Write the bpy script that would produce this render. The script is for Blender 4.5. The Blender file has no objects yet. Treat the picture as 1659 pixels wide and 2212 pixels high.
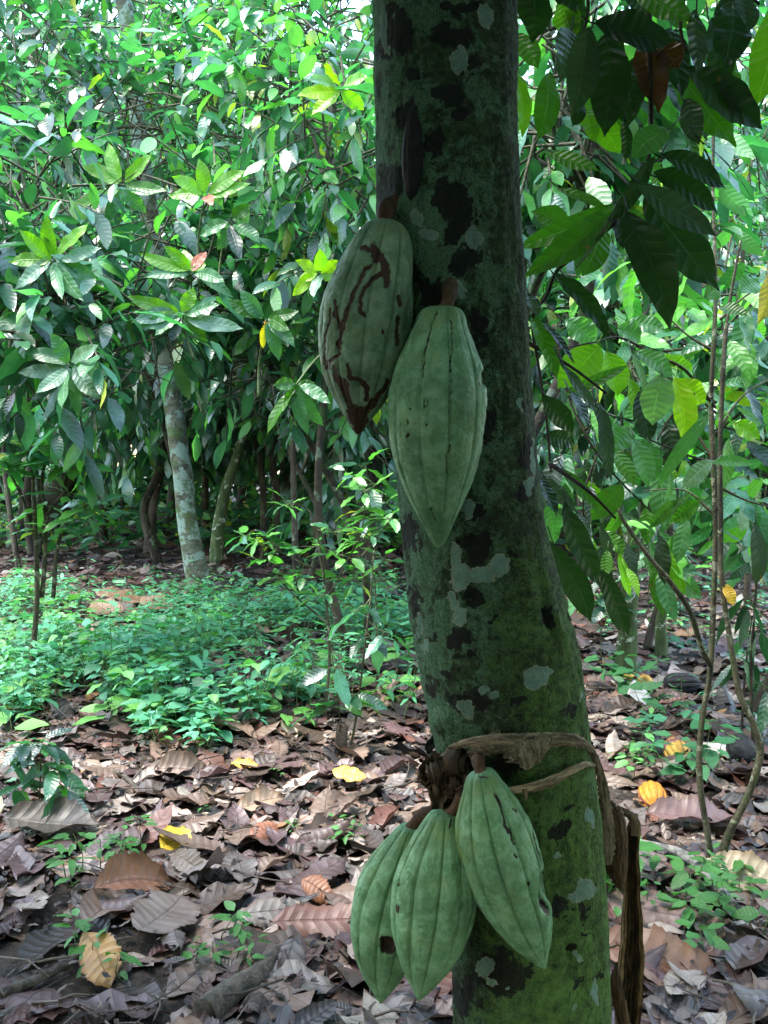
import bpy, math, random
import numpy as np
from mathutils import Vector, noise as mn

random.seed(7)
rng = np.random.default_rng(11)
scene = bpy.context.scene
col = scene.collection
R = math.radians

# ------------------------------------------------------------------ camera
CAM_H, PITCH, FPX = 1.30, R(2.87), 1916.0      # FPX is the focal length in units of a 1659 x 2212 picture
cp, sp = math.cos(PITCH), math.sin(PITCH)
cam_d = bpy.data.cameras.new('camera')
cam_d.sensor_fit = 'VERTICAL'; cam_d.sensor_height = 24.0; cam_d.lens = 24.0*FPX/2212.0
cam_d.clip_start = 0.02; cam_d.clip_end = 500
cam = bpy.data.objects.new('camera', cam_d); col.objects.link(cam)
cam.location = (0, 0, CAM_H); cam.rotation_euler = (R(90)-PITCH, 0, 0)
scene.camera = cam

def at(U, V, Y):
    x = (U-829.5)/FPX; y = (1106-V)/FPX
    dy = cp + y*sp; dz = -sp + y*cp
    t = Y/dy
    return np.array([x*t, Y, CAM_H + dz*t])

def gh(x, y):                                   # height of the ground
    return (0.025*np.sin(x*1.3+0.5)*np.cos(y*0.9) + 0.014*np.sin(x*3.1+y*2.3)
            + 0.006*np.sin(x*9.0-y*7.0) + 0.0*x)

def gr(U, V):                                   # where a line of sight meets the ground
    x = (U-829.5)/FPX; y = (1106-V)/FPX
    dy = cp + y*sp; dz = -sp + y*cp
    t = -CAM_H/dz
    return np.array([x*t, dy*t, float(gh(x*t, dy*t))])

def px(p):                                      # the inverse, for surface fields (arrays)
    x = p[..., 0]; y = p[..., 1]; z = p[..., 2]-CAM_H
    f = y*cp - z*sp; u = y*sp + z*cp
    f = np.where(np.abs(f) < 1e-6, 1e-6, f)
    return 829.5 + x/f*FPX, 1106 - u/f*FPX, f

# ------------------------------------------------------------------ object helpers
def tag(o, label=None, cat=None, group=None, kind=None):
    if label: o['label'] = label
    if cat: o['category'] = cat
    if group: o['group'] = group
    if kind: o['kind'] = kind
    return o

def thing(name, loc, label, cat, group=None):
    o = bpy.data.objects.new(name, None); col.objects.link(o)
    o.empty_display_size = 0.1
    o.location = tuple(float(a) for a in loc)
    return tag(o, label, cat, group)

def link(name, me, mat, parent=None, loc=None):
    o = bpy.data.objects.new(name, me); col.objects.link(o)
    if mat is not None and len(me.materials) == 0: me.materials.append(mat)
    if parent is not None:
        o.parent = parent
    if loc is not None: o.location = tuple(float(a) for a in loc)
    return o

class MB:
    """collects vertices, quads, uv, tint and float fields; builds ONE mesh."""
    def __init__(s): s.v=[]; s.q=[]; s.uv=[]; s.t=[]; s.f={}; s.n=0
    def add(s, v, q, uv=None, tint=None, **fields):
        v = np.asarray(v, float).reshape(-1,3); n=len(v)
        s.v.append(v); s.q.append(np.asarray(q, int).reshape(-1,4)+s.n)
        s.uv.append(np.zeros((n,2)) if uv is None else np.asarray(uv,float).reshape(-1,2))
        s.t.append(np.ones((n,3)) if tint is None else np.broadcast_to(np.asarray(tint,float),(n,3)))
        for k,a in fields.items(): s.f.setdefault(k,[]).append(np.asarray(a,float).reshape(-1))
        s.n += n
    def mesh(s, name, origin=(0,0,0), smooth=True):
        v = np.concatenate(s.v) - np.asarray(origin,float); q = np.concatenate(s.q)
        uv = np.concatenate(s.uv); t = np.concatenate(s.t)
        me = bpy.data.meshes.new(name)
        me.vertices.add(len(v)); me.vertices.foreach_set('co', v.astype(np.float32).ravel())
        me.loops.add(len(q)*4); me.loops.foreach_set('vertex_index', q.astype(np.int32).ravel())
        me.polygons.add(len(q)); me.polygons.foreach_set('loop_start', (np.arange(len(q))*4).astype(np.int32))
        try: me.polygons.foreach_set('loop_total', np.full(len(q),4,np.int32))
        except Exception: pass
        me.polygons.foreach_set('use_smooth', np.full(len(q), smooth))
        ul = me.uv_layers.new(name='UVMap'); ul.data.foreach_set('uv', uv[q.ravel()].astype(np.float32).ravel())
        ca = me.attributes.new('tint','FLOAT_COLOR','POINT')
        ca.data.foreach_set('color', np.concatenate([t,np.ones((len(t),1))],1).astype(np.float32).ravel())
        for k,a in s.f.items():
            at_ = me.attributes.new(k,'FLOAT','POINT'); at_.data.foreach_set('value', np.concatenate(a).astype(np.float32))
        me.update(); me.validate(clean_customdata=False)
        return me

def norm(a):
    a = np.asarray(a,float); return a/np.maximum(np.linalg.norm(a,axis=-1,keepdims=True),1e-9)

def grid_quads(nr, nc, wrap=False):
    i = np.arange(nr-1)[:,None]; j = np.arange(nc if wrap else nc-1)[None,:]
    j2 = (j+1)%nc
    a=i*nc+j; b=i*nc+j2; c=(i+1)*nc+j2; d=(i+1)*nc+j
    return np.stack([a,b,c,d],-1).reshape(-1,4)

def smooth_path(pts, n):
    """Catmull-Rom through pts (any columns)"""
    P = np.asarray(pts,float); P = np.vstack([2*P[0]-P[1], P, 2*P[-1]-P[-2]])
    m = len(P)-3; out=[]
    for t in np.linspace(0, m-1e-6, n):
        i=int(t); u=t-i; p0,p1,p2,p3=P[i:i+4]
        out.append(0.5*((2*p1)+(-p0+p2)*u+(2*p0-5*p1+4*p2-p3)*u*u+(-p0+3*p1-3*p2+p3)*u**3))
    return np.array(out)

def tube(mb, pts, rad, sides=8, tint=None, bump=0.0, closed=True, seed=0):
    P = np.asarray(pts,float); n=len(P); rad=np.broadcast_to(np.asarray(rad,float),(n,))
    T = norm(np.gradient(P,axis=0))
    up = np.array([0,0,1.0]) if abs(T[0][2])<0.9 else np.array([1.0,0,0])
    A=[]; a=norm(np.cross(T[0],up))
    for i in range(n):
        a = norm(a - T[i]*np.dot(a,T[i])); A.append(a)
    A=np.array(A); B=np.cross(T,A)
    th=np.linspace(0,2*math.pi,sides,endpoint=False)
    rr = rad[:,None]*np.ones((1,sides))
    if bump:
        rs=np.random.default_rng(seed)
        ph=rs.uniform(0,6.28,(4,)); ln=np.arange(n)[:,None]*0.35
        rr = rr*(1+bump*(np.sin(2*th[None]+ln+ph[0])+np.sin(3*th[None]-ln*1.7+ph[1])*0.6+np.sin(5*th[None]+ln*2.9+ph[2])*0.35))
    V = P[:,None,:]+rr[...,None]*(np.cos(th)[None,:,None]*A[:,None,:]+np.sin(th)[None,:,None]*B[:,None,:])
    V=V.reshape(-1,3); q=grid_quads(n,sides,True)
    uv=np.stack(np.meshgrid(np.linspace(0,1,sides),np.arange(n)/max(n-1,1)),-1).reshape(-1,2)
    # end caps: collapse extra rings
    if closed:
        V=np.vstack([np.repeat(P[:1],sides,0),V,np.repeat(P[-1:]+T[-1:]*rad[-1]*0.4,sides,0)])
        q=grid_quads(n+2,sides,True); uv=np.vstack([uv[:sides],uv,uv[-sides:]])
    mb.add(V,q,uv,tint)

def leaves(mb, base, d, nrm, L, W, tint, bend=0.3, fold=0.15, wave=0.06, corr=0.0, nx=2, ny=6,
           curl=0.0, jag=0.0, p=0.85, qq=0.8, rs=None, stalk=0.0, twist=0.0, nv=9, lift=0.0):
    rs = rs or rng
    base=np.asarray(base,float).reshape(-1,3); N=len(base)
    bc=lambda a: np.broadcast_to(np.asarray(a,float),(N,))[:,None,None]
    d=norm(np.broadcast_to(d,(N,3))); nrm=np.broadcast_to(nrm,(N,3))
    nrm=norm(nrm-d*np.sum(nrm*d,-1,keepdims=True)); b=np.cross(nrm,d)
    t=np.linspace(0,1,ny+1)[None,:,None]; s=np.linspace(-1,1,nx+1)[None,None,:]
    L,W,bend,fold,wave,curl,corr,twist=[bc(a) for a in (L,W,bend,fold,wave,curl,corr,twist)]
    pp=bc(p)
    w=W*0.5*np.sin(math.pi*t**pp)**qq
    w=w*(1-0.55*np.clip((t-0.86)/0.14,0,1)**0.7*(t<0.999))
    if jag: 
        sd=rs.normal(0,jag,(N,ny+1,2)); side=np.where(s<0,0,1).astype(int)
        w=w*(1+np.abs(s)*np.take_along_axis(sd,np.broadcast_to(side,(N,ny+1,nx+1)),2))
    ph=rs.uniform(0,6.28,(N,1,1)); k=rs.uniform(1.5,3.5,(N,1,1)); ph2=rs.uniform(0,6.28,(N,1,1))
    cx=L*(t-bend**2*t**3/6); cz=-L*bend*t**2/2 + lift*0
    cy=L*0.05*np.sin(t*3+ph)
    yy=s*w*np.cos(fold); zz=np.abs(s)*w*np.sin(fold)+curl*s*s*w
    zz=zz+wave*W*np.sin(6.28*k*t+np.where(s<0,ph,ph2))*np.abs(s)**1.5
    zz=zz+corr*W*np.abs(np.sin(math.pi*nv*(t-0.10*np.abs(s))))*np.minimum(1,np.abs(s)*3)*(1-0.4*np.abs(s))
    tw=twist*t
    y2=yy*np.cos(tw)-zz*np.sin(tw); z2=yy*np.sin(tw)+zz*np.cos(tw)
    V=base[:,None,None,:]+cx[...,None]*d[:,None,None,:]+(y2+cy)[...,None]*b[:,None,None,:]+(z2+cz)[...,None]*nrm[:,None,None,:]
    m=(ny+1)*(nx+1)
    q=(grid_quads(ny+1,nx+1)[None]+ (np.arange(N)*m)[:,None,None]).reshape(-1,4)
    uv=np.stack(np.broadcast_arrays(s*0.5+0.5,t),-1); uv=np.broadcast_to(uv,(N,ny+1,nx+1,2))
    tint=np.asarray(tint,float); tint=np.broadcast_to(tint,(N,3))
    mb.add(V.reshape(-1,3),q,uv.reshape(-1,2),np.repeat(tint,m,0))
    if stalk:
        for i in range(N):
            tube(mb,[base[i]-d[i]*stalk,base[i]+d[i]*stalk*0.3],0.0012,4,tint=tint[i]*0.8)

# ------------------------------------------------------------------ materials
def newmat(name):
    m=bpy.data.materials.new(name); m.use_nodes=True; nt=m.node_tree; nt.nodes.clear()
    out=nt.nodes.new('ShaderNodeOutputMaterial'); return m,nt,out
class NT:
    def __init__(s,nt): s.nt=nt
    def n(s,t,**k):
        o=s.nt.nodes.new(t)
        for a,b in k.items(): setattr(o,a,b)
        return o
    def put(s,sock,v):
        if hasattr(v,'is_output') : s.nt.links.new(v,sock)
        elif isinstance(v,(tuple,list)): sock.default_value=tuple(v)+((1,) if len(v)==3 and len(sock.default_value)==4 else ())
        else: sock.default_value=v
    def math(s,op,a,b=0.0,c=None,clamp=False):
        o=s.n('ShaderNodeMath',operation=op,use_clamp=clamp); s.put(o.inputs[0],a); s.put(o.inputs[1],b)
        if c is not None: s.put(o.inputs[2],c)
        return o.outputs[0]
    def mix(s,f,a,b,blend='MIX'):
        o=s.n('ShaderNodeMix',data_type='RGBA',blend_type=blend); s.put(o.inputs[0],f); s.put(o.inputs[6],a); s.put(o.inputs[7],b)
        return o.outputs[2]
    def noise(s,scale,detail=4,rough=0.55,vec=None,dist=0.0):
        o=s.n('ShaderNodeTexNoise'); o.inputs['Scale'].default_value=scale; o.inputs['Detail'].default_value=detail
        o.inputs['Roughness'].default_value=rough; o.inputs['Distortion'].default_value=dist
        if vec is not None: s.nt.links.new(vec,o.inputs['Vector'])
        return o.outputs[0]
    def step(s,v,a,b):
        o=s.n('ShaderNodeMapRange',interpolation_type='SMOOTHSTEP'); s.put(o.inputs[0],v); s.put(o.inputs[1],a); s.put(o.inputs[2],b)
        return o.outputs[0]
    def attr(s,name,fac=False):
        o=s.n('ShaderNodeAttribute'); o.attribute_name=name; return o.outputs['Fac' if fac else 'Color']
    def coord(s,which='Object',scale=None):
        c=s.n('ShaderNodeTexCoord').outputs[which]
        if scale is not None:
            m=s.n('ShaderNodeMapping'); s.nt.links.new(c,m.inputs[0]); m.inputs['Scale'].default_value=scale; return m.outputs[0]
        return c
    def bump(s,h,strength=0.4,dist=0.01,nrm=None):
        o=s.n('ShaderNodeBump'); o.inputs['Strength'].default_value=strength; o.inputs['Distance'].default_value=dist
        s.put(o.inputs['Height'],h)
        if nrm is not None: s.nt.links.new(nrm,o.inputs['Normal'])
        return o.outputs[0]
    def bsdf(s,color,rough=0.6,spec=0.5,normal=None,coat=0.0):
        o=s.n('ShaderNodeBsdfPrincipled'); s.put(o.inputs['Base Color'],color); s.put(o.inputs['Roughness'],rough)
        o.inputs['Specular IOR Level'].default_value=spec
        if normal is not None: s.nt.links.new(normal,o.inputs['Normal'])
        return o.outputs[0]

def veins(g):
    uv=g.n('ShaderNodeUVMap'); sx=g.n('ShaderNodeSeparateXYZ'); g.nt.links.new(uv.outputs[0],sx.inputs[0])
    s=g.math('ABSOLUTE',g.math('SUBTRACT',g.math('MULTIPLY',sx.outputs[0],2.0),1.0))
    mid=g.math('SUBTRACT',1.0,g.step(s,0.015,0.075))
    ph=g.math('SUBTRACT',g.math('MULTIPLY',sx.outputs[1],9.0),g.math('MULTIPLY',s,0.9))
    fr=g.math('ABSOLUTE',g.math('SUBTRACT',g.math('FRACT',ph),0.5))      # 0 .. 0.5, vein at 0
    side=g.math('SUBTRACT',1.0,g.step(fr,0.0,0.09))
    return mid,side,fr,s

def leaf_material(name, transl=0.38, rough=0.34, spec=0.5, tcol=(0.75,1.0,0.22), tgain=2.2):
    m,nt,out=newmat(name); g=NT(nt)
    info=g.n('ShaderNodeObjectInfo')
    base=g.mix(1.0,g.attr('tint'),info.outputs['Color'],'MULTIPLY')
    mid,side,fr,s=veins(g)
    c=g.coord('Object')
    nz=g.noise(14,3,0.6,c); nz2=g.noise(90,3,0.6,c)
    base2=g.mix(g.math('MULTIPLY',g.step(nz,0.35,0.7),0.45),base,g.mix(1.0,base,(0.55,0.62,0.5),'MULTIPLY'))
    v=g.math('MAXIMUM',mid,g.math('MULTIPLY',side,0.5))
    colr=g.mix(g.math('MULTIPLY',v,0.38),base2,g.mix(1.0,base,(2.0,1.9,1.7),'MULTIPLY'))
    # small brown spots and chewed specks that leaves carry
    spot=g.step(g.noise(38,2,0.5,c),0.735,0.76)
    colr=g.mix(spot,colr,(0.10,0.065,0.02))
    h=g.math('ADD',g.math('MULTIPLY',g.math('POWER',fr,0.5),0.9),g.math('ADD',g.math('MULTIPLY',mid,-0.6),g.math('MULTIPLY',nz2,0.25)))
    nb=g.bump(h,0.5,0.004)
    pb=g.bsdf(colr,g.math('ADD',rough-0.08,g.math('MULTIPLY',nz,0.22)),spec,nb)
    tr=g.n('ShaderNodeBsdfTranslucent')
    tc=g.mix(1.0,colr,tuple(a*tgain for a in tcol),'MULTIPLY')
    nt.links.new(tc,tr.inputs[0]); nt.links.new(nb,tr.inputs['Normal'])
    mx=g.n('ShaderNodeMixShader'); mx.inputs[0].default_value=transl
    nt.links.new(pb,mx.inputs[1]); nt.links.new(tr.outputs[0],mx.inputs[2]); nt.links.new(mx.outputs[0],out.inputs[0])
    return m

def crown_material(name, transl=0.36, rough=0.26, spec=1.0, tcol=(0.62,0.92,0.36), tgain=2.2):
    m,nt,out=newmat(name); g=NT(nt)
    base=g.attr('tint'); mid,side,fr,s=veins(g)
    v=g.math('MAXIMUM',mid,g.math('MULTIPLY',side,0.4))
    nz=g.noise(9,2,0.6,g.coord('Object'))
    colr=g.mix(g.math('MULTIPLY',v,0.35),g.mix(g.step(nz,0.4,0.7),base,g.mix(1.0,base,(0.7,0.72,0.7),'MULTIPLY')),g.mix(1.0,base,(1.9,1.8,1.6),'MULTIPLY'))
    nb=g.bump(g.math('POWER',fr,0.5),0.35,0.004)
    pb=g.bsdf(colr,g.math('ADD',rough-0.05,g.math('MULTIPLY',nz,0.22)),spec,nb)
    tr=g.n('ShaderNodeBsdfTranslucent'); nt.links.new(g.mix(1.0,colr,tuple(a*tgain for a in tcol),'MULTIPLY'),tr.inputs[0])
    mx=g.n('ShaderNodeMixShader'); mx.inputs[0].default_value=transl
    nt.links.new(pb,mx.inputs[1]); nt.links.new(tr.outputs[0],mx.inputs[2]); nt.links.new(mx.outputs[0],out.inputs[0])
    return m

def litter_material():
    m,nt,out=newmat('dry_leaf'); g=NT(nt)
    info=g.n('ShaderNodeObjectInfo')
    base=g.mix(1.0,g.attr('tint'),info.outputs['Color'],'MULTIPLY')
    mid,side,fr,s=veins(g)
    c=g.coord('Object')
    n1=g.noise(16,5,0.65,c); n2=g.noise(55,4,0.6,c)
    b=g.mix(g.math('MULTIPLY',g.step(n1,0.42,0.66),0.6),base,g.mix(1.0,base,(0.5,0.42,0.36),'MULTIPLY'))
    b=g.mix(g.math('MULTIPLY',g.step(n2,0.55,0.75),0.35),b,g.mix(1.0,base,(1.5,1.45,1.4),'MULTIPLY'))
    v=g.math('MAXIMUM',mid,g.math('MULTIPLY',side,0.55))
    b=g.mix(g.math('MULTIPLY',v,0.5),b,g.mix(1.0,base,(0.6,0.5,0.42),'MULTIPLY'))
    edge=g.step(g.math('ADD',s,g.math('MULTIPLY',n1,0.5)),1.02,1.2)
    b=g.mix(g.math('MULTIPLY',edge,0.5),b,g.mix(1.0,base,(0.55,0.42,0.32),'MULTIPLY'))
    h=g.math('ADD',g.math('MULTIPLY',g.math('POWER',fr,0.5),1.0),g.math('ADD',g.math('MULTIPLY',mid,0.7),g.math('MULTIPLY',n2,0.5)))
    nb=g.bump(h,0.7,0.004)
    pb=g.bsdf(b,g.math('ADD',0.32,g.math('MULTIPLY',n1,0.35)),0.5,nb)
    tr=g.n('ShaderNodeBsdfTranslucent'); nt.links.new(b,tr.inputs[0])
    mx=g.n('ShaderNodeMixShader'); mx.inputs[0].default_value=0.12
    nt.links.new(pb,mx.inputs[1]); nt.links.new(tr.outputs[0],mx.inputs[2]); nt.links.new(mx.outputs[0],out.inputs[0])
    return m

def bark_material(name, dark, mid, pale, pale_amt=0.5, moss=0.3, sc=9.0, stretch=(1,1,0.35), rough=0.85):
    m,nt,out=newmat(name); g=NT(nt)
    c=g.coord('Object',scale=stretch); c0=g.coord('Object')
    n1=g.noise(sc,6,0.6,c); n2=g.noise(sc*3.3,6,0.7,c0); n3=g.noise(sc*0.6,4,0.5,c0,0.6)
    b=g.mix(g.step(n1,0.38,0.62),dark,mid)
    b=g.mix(g.math('MULTIPLY',g.step(g.math('ADD',n3,g.math('MULTIPLY',g.math('SUBTRACT',n2,0.5),0.35)),0.62-0.25*pale_amt,0.645-0.25*pale_amt),0.95),b,pale)
    b=g.mix(g.math('MULTIPLY',g.step(g.math('ADD',g.noise(sc*0.8,5,0.6,c0,0.3),g.math('MULTIPLY',g.math('SUBTRACT',n2,0.5),0.5)),0.66-0.3*moss,0.76-0.3*moss),0.8),b,(0.045,0.085,0.02))
    h=g.math('ADD',g.math('MULTIPLY',n1,0.6),n2)
    nb=g.bump(h,0.8,0.02)
    nt.links.new(g.bsdf(b,rough,0.25,nb),out.inputs[0]); return m

def hero_bark_material():
    m,nt,out=newmat('mossy_lichen_bark'); g=NT(nt)
    c=g.coord('Object'); cs=g.coord('Object',scale=(1,1,0.22)); ch=g.coord('Object',scale=(0.6,0.6,1.6))
    nf=g.noise(125,7,0.70,c); nm=g.noise(48,6,0.66,c,0.5); nl=g.noise(19,5,0.6,c,0.6); fib=g.noise(170,5,0.65,cs)
    nh=g.noise(430,4,0.7,c); ncr=g.noise(70,6,0.65,ch,0.3)
    edge=g.math('ADD',g.math('MULTIPLY',g.math('SUBTRACT',nf,0.5),1.5),g.math('MULTIPLY',g.math('SUBTRACT',nm,0.5),1.3))
    brown=g.mix(g.step(nf,0.35,0.65),(0.018,0.038,0.018),(0.064,0.122,0.054))
    # dull green-grey crust lichen over most of the bark
    f1=g.step(g.math('ADD',g.math('ADD',nl,g.math('MULTIPLY',g.math('SUBTRACT',nf,0.5),0.5)),g.math('MULTIPLY',g.attr('crust',True),0.22)),0.50,0.60)
    crust=g.mix(g.step(nh,0.35,0.68),(0.062,0.148,0.078),(0.160,0.320,0.190))
    b=g.mix(f1,brown,crust)
    speck=g.step(g.math('ADD',g.noise(260,3,0.6,c),g.math('MULTIPLY',g.math('SUBTRACT',nm,0.5),0.5)),0.64,0.69)
    b=g.mix(g.math('MULTIPLY',speck,0.75),b,(0.19,0.225,0.17))
    sp2=g.step(g.math('ADD',g.noise(75,5,0.7,c,0.4),g.math('MULTIPLY',g.math('SUBTRACT',nh,0.5),0.3)),0.57,0.62)
    b=g.mix(g.math('MULTIPLY',sp2,0.55),b,(0.115,0.175,0.105))
    dk=g.step(g.math('ADD',g.noise(36,5,0.65,c,0.6),g.math('MULTIPLY',g.math('SUBTRACT',nf,0.5),0.5)),0.60,0.66)
    b=g.mix(g.math('MULTIPLY',dk,0.7),b,(0.020,0.020,0.018))
    # moss
    ms=g.attr('moss',True)
    fm=g.step(g.math('ADD',ms,g.math('ADD',edge,g.math('MULTIPLY',g.math('SUBTRACT',nl,0.5),2.6))),0.35,0.85)
    mossc=g.mix(g.step(ncr,0.35,0.65),(0.024,0.056,0.016),(0.090,0.190,0.040))
    mossc=g.mix(g.step(nh,0.45,0.7),mossc,(0.13,0.25,0.075))
    mossc=g.mix(g.math('MULTIPLY',g.step(ms,0.75,1.5),g.step(nm,0.40,0.60)),mossc,(0.150,0.300,0.070))
    b=g.mix(g.math('MULTIPLY',fm,g.math('ADD',0.55,g.math('MULTIPLY',g.step(nf,0.35,0.6),0.4))),b,mossc)
    # black patches, and dark painted into the knot's crevice
    fb=g.step(g.math('ADD',g.attr('black',True),g.math('MULTIPLY',edge,1.9)),0.02,0.30)
    b=g.mix(g.math('MULTIPLY',fb,0.94),b,g.mix(g.step(nh,0.5,0.75),(0.010,0.011,0.012),(0.035,0.033,0.030)))
    cr_=g.math('ABSOLUTE',g.math('SUBTRACT',g.noise(30,5,0.65,cs,0.8),0.5)); fc=g.math('MULTIPLY',g.math('SUBTRACT',1.0,g.step(cr_,0.003,0.016)),g.step(nm,0.42,0.6))
    b=g.mix(g.math('MULTIPLY',fc,0.7),b,(0.012,0.012,0.010))
    # pale crust lichen with a paler rim
    lf=g.math('ADD',g.attr('lichen',True),g.math('MULTIPLY',edge,1.15))
    fl=g.step(lf,0.06,0.14); rim=g.math('SUBTRACT',fl,g.step(lf,0.16,0.36))
    lcol=g.mix(g.step(nf,0.35,0.7),(0.185,0.345,0.275),(0.290,0.455,0.375))
    lcol=g.mix(rim,lcol,(0.42,0.45,0.34))
    b=g.mix(fl,b,lcol)
    h=g.math('ADD',g.math('MULTIPLY',fib,0.8),g.math('ADD',g.math('MULTIPLY',nf,1.0),g.math('ADD',g.math('MULTIPLY',fm,0.5),g.math('ADD',g.math('MULTIPLY',fl,0.35),g.math('ADD',g.math('MULTIPLY',nh,0.5),g.math('MULTIPLY',fc,-0.8))))))
    nb=g.bump(h,1.0,0.009)
    nt.links.new(g.bsdf(b,0.85,0.25,nb),out.inputs[0]); return m

def pod_material(name, ga, gb, brown=(0.020,0.010,0.008), rough=0.52):
    m,nt,out=newmat(name); g=NT(nt)
    c=g.coord('Object'); n1=g.noise(60,6,0.68,c,0.3); n2=g.noise(300,5,0.7,c); n3=g.noise(20,4,0.55,c)
    b=g.mix(g.step(n1,0.36,0.66),ga,gb)
    b=g.mix(g.math('MULTIPLY',g.step(n2,0.5,0.72),0.5),b,tuple(x*1.25 for x in gb))
    b=g.mix(g.math('MULTIPLY',g.step(n3,0.46,0.64),0.65),b,tuple(x*0.58 for x in ga))
    b=g.mix(g.math('MULTIPLY',g.step(g.noise(13,4,0.65,c,0.5),0.50,0.68),0.6),b,(ga[0]*1.9,ga[1]*1.25,ga[2]*0.95))
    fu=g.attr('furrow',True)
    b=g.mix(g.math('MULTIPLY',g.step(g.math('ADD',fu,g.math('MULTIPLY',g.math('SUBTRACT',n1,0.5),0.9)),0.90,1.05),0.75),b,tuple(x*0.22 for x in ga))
    mk=g.math('ADD',g.attr('mark',True),g.math('ADD',g.math('MULTIPLY',g.math('SUBTRACT',n1,0.5),1.5),g.math('MULTIPLY',g.math('SUBTRACT',n2,0.5),0.45)))
    fm=g.step(mk,0.36,0.60)
    b=g.mix(fm,b,g.mix(g.step(n2,0.4,0.7),brown,tuple(min(1,x*1.9) for x in brown)))
    fine=g.step(g.math('ADD',n2,g.math('MULTIPLY',g.math('SUBTRACT',n1,0.5),0.8)),0.66,0.70)
    b=g.mix(g.math('MULTIPLY',fine,0.4),b,tuple(x*0.35 for x in ga))
    h=g.math('ADD',g.math('MULTIPLY',n1,1.0),g.math('ADD',g.math('MULTIPLY',n2,0.45),g.math('MULTIPLY',fm,-0.5)))
    nb=g.bump(h,0.75,0.004)
    nt.links.new(g.bsdf(b,rough,0.25,nb),out.inputs[0]); return m

def simple_mat(name, a, b_, sc=30, rough=0.8, stretch=(1,1,1), bump=0.6, bd=0.01, which='Object', tint=False, spec=0.3):
    m,nt,out=newmat(name); g=NT(nt)
    c=g.coord(which,scale=stretch); n1=g.noise(sc,6,0.65,c); n2=g.noise(sc*4,4,0.6,c)
    b=g.mix(g.step(n1,0.35,0.65),a,b_)
    b=g.mix(g.math('MULTIPLY',g.step(n2,0.5,0.75),0.4),b,tuple(min(1,x*1.5) for x in b_))
    if tint: b=g.mix(1.0,b,g.attr('tint'),'MULTIPLY')
    nb=g.bump(g.math('ADD',n1,g.math('MULTIPLY',n2,0.4)),bump,bd)
    nt.links.new(g.bsdf(b,rough,spec,nb),out.inputs[0]); return m

M = {}
M['leaf']   = leaf_material('green_leaf')
M['crown']  = crown_material('crown_leaf')
M['herb']   = crown_material('herb_leaf', transl=0.3, rough=0.42, spec=0.4, tgain=1.8)
M['litter'] = litter_material()
M['hero']   = hero_bark_material()
M['bark']   = bark_material('dark_bark',(0.020,0.016,0.012),(0.060,0.048,0.035),(0.13,0.16,0.12),0.05,0.35)
M['pale']   = bark_material('lichened_pale_bark',(0.050,0.050,0.034),(0.115,0.125,0.090),(0.175,0.245,0.205),0.42,0.42,sc=9,stretch=(1,1,1.6))
M['spot']   = bark_material('green_spotted_bark',(0.035,0.055,0.022),(0.075,0.10,0.045),(0.36,0.42,0.34),0.15,0.55,sc=16)
M['stem']   = bark_material('green_brown_stem',(0.035,0.036,0.022),(0.095,0.090,0.055),(0.20,0.22,0.15),0.1,0.3,sc=30)
M['twig']   = simple_mat('twig_bark',(0.03,0.03,0.018),(0.09,0.085,0.05),40)
M['gstem']  = simple_mat('green_stem',(0.05,0.09,0.03),(0.11,0.14,0.06),40)
M['podg']   = pod_material('green_pod_skin',(0.110,0.255,0.120),(0.230,0.435,0.265))
M['podw']   = pod_material('scaly_grey_green_pod_skin',(0.118,0.225,0.120),(0.250,0.375,0.262),brown=(0.038,0.018,0.012))
M['podk']   = pod_material('blackened_pod_skin',(0.010,0.010,0.012),(0.022,0.022,0.026),rough=0.7)
M['pody']   = pod_material('yellow_pod_skin',(0.24,0.15,0.025),(0.36,0.25,0.05),brown=(0.09,0.035,0.045))
M['podo']   = pod_material('orange_pod_skin',(0.33,0.12,0.012),(0.46,0.20,0.025),brown=(0.15,0.04,0.05))
M['stalk']  = simple_mat('pod_stalk',(0.030,0.017,0.010),(0.095,0.050,0.028),60,bd=0.003)
M['hole']   = simple_mat('rotten_hollow',(0.010,0.006,0.005),(0.035,0.018,0.012),120,bd=0.003)
M['strap']  = simple_mat('dry_banana_fibre',(0.085,0.068,0.050),(0.34,0.290,0.215),260,stretch=(1,1,1),tint=True,bd=0.004,bump=0.9,which='UV')
M['fibre']  = simple_mat('torn_dry_fibre',(0.075,0.058,0.038),(0.33,0.270,0.180),260,stretch=(1,1,1),tint=True,bd=0.005,bump=0.9,which='UV')
M['soil']   = simple_mat('dark_soil',(0.012,0.009,0.007),(0.050,0.037,0.027),9,0.9,bd=0.03,bump=1.0)
M['root']   = simple_mat('root_bark',(0.022,0.018,0.013),(0.075,0.062,0.048),30,bd=0.01)
M['stick']  = simple_mat('weathered_stick',(0.06,0.06,0.055),(0.20,0.19,0.17),35)

# ------------------------------------------------------------------ palettes
def pal(N, kind='mix', rs=rng):
    """leaf base colours"""
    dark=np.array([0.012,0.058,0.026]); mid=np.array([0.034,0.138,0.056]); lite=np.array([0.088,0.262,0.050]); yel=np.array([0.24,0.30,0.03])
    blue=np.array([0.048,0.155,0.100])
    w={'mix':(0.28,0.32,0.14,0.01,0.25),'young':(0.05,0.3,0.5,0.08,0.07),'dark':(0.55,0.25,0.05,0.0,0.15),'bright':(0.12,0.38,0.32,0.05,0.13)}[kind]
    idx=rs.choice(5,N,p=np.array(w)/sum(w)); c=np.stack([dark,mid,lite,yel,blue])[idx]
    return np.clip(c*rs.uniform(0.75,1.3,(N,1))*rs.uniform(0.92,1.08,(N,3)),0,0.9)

# ------------------------------------------------------------------ foliage
def in_frame(p, m=90):
    U,V,f=px(p); return (f>0)&(U>-m)&(U<1659+m)&(V>-m)&(V<2212+m)

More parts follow.
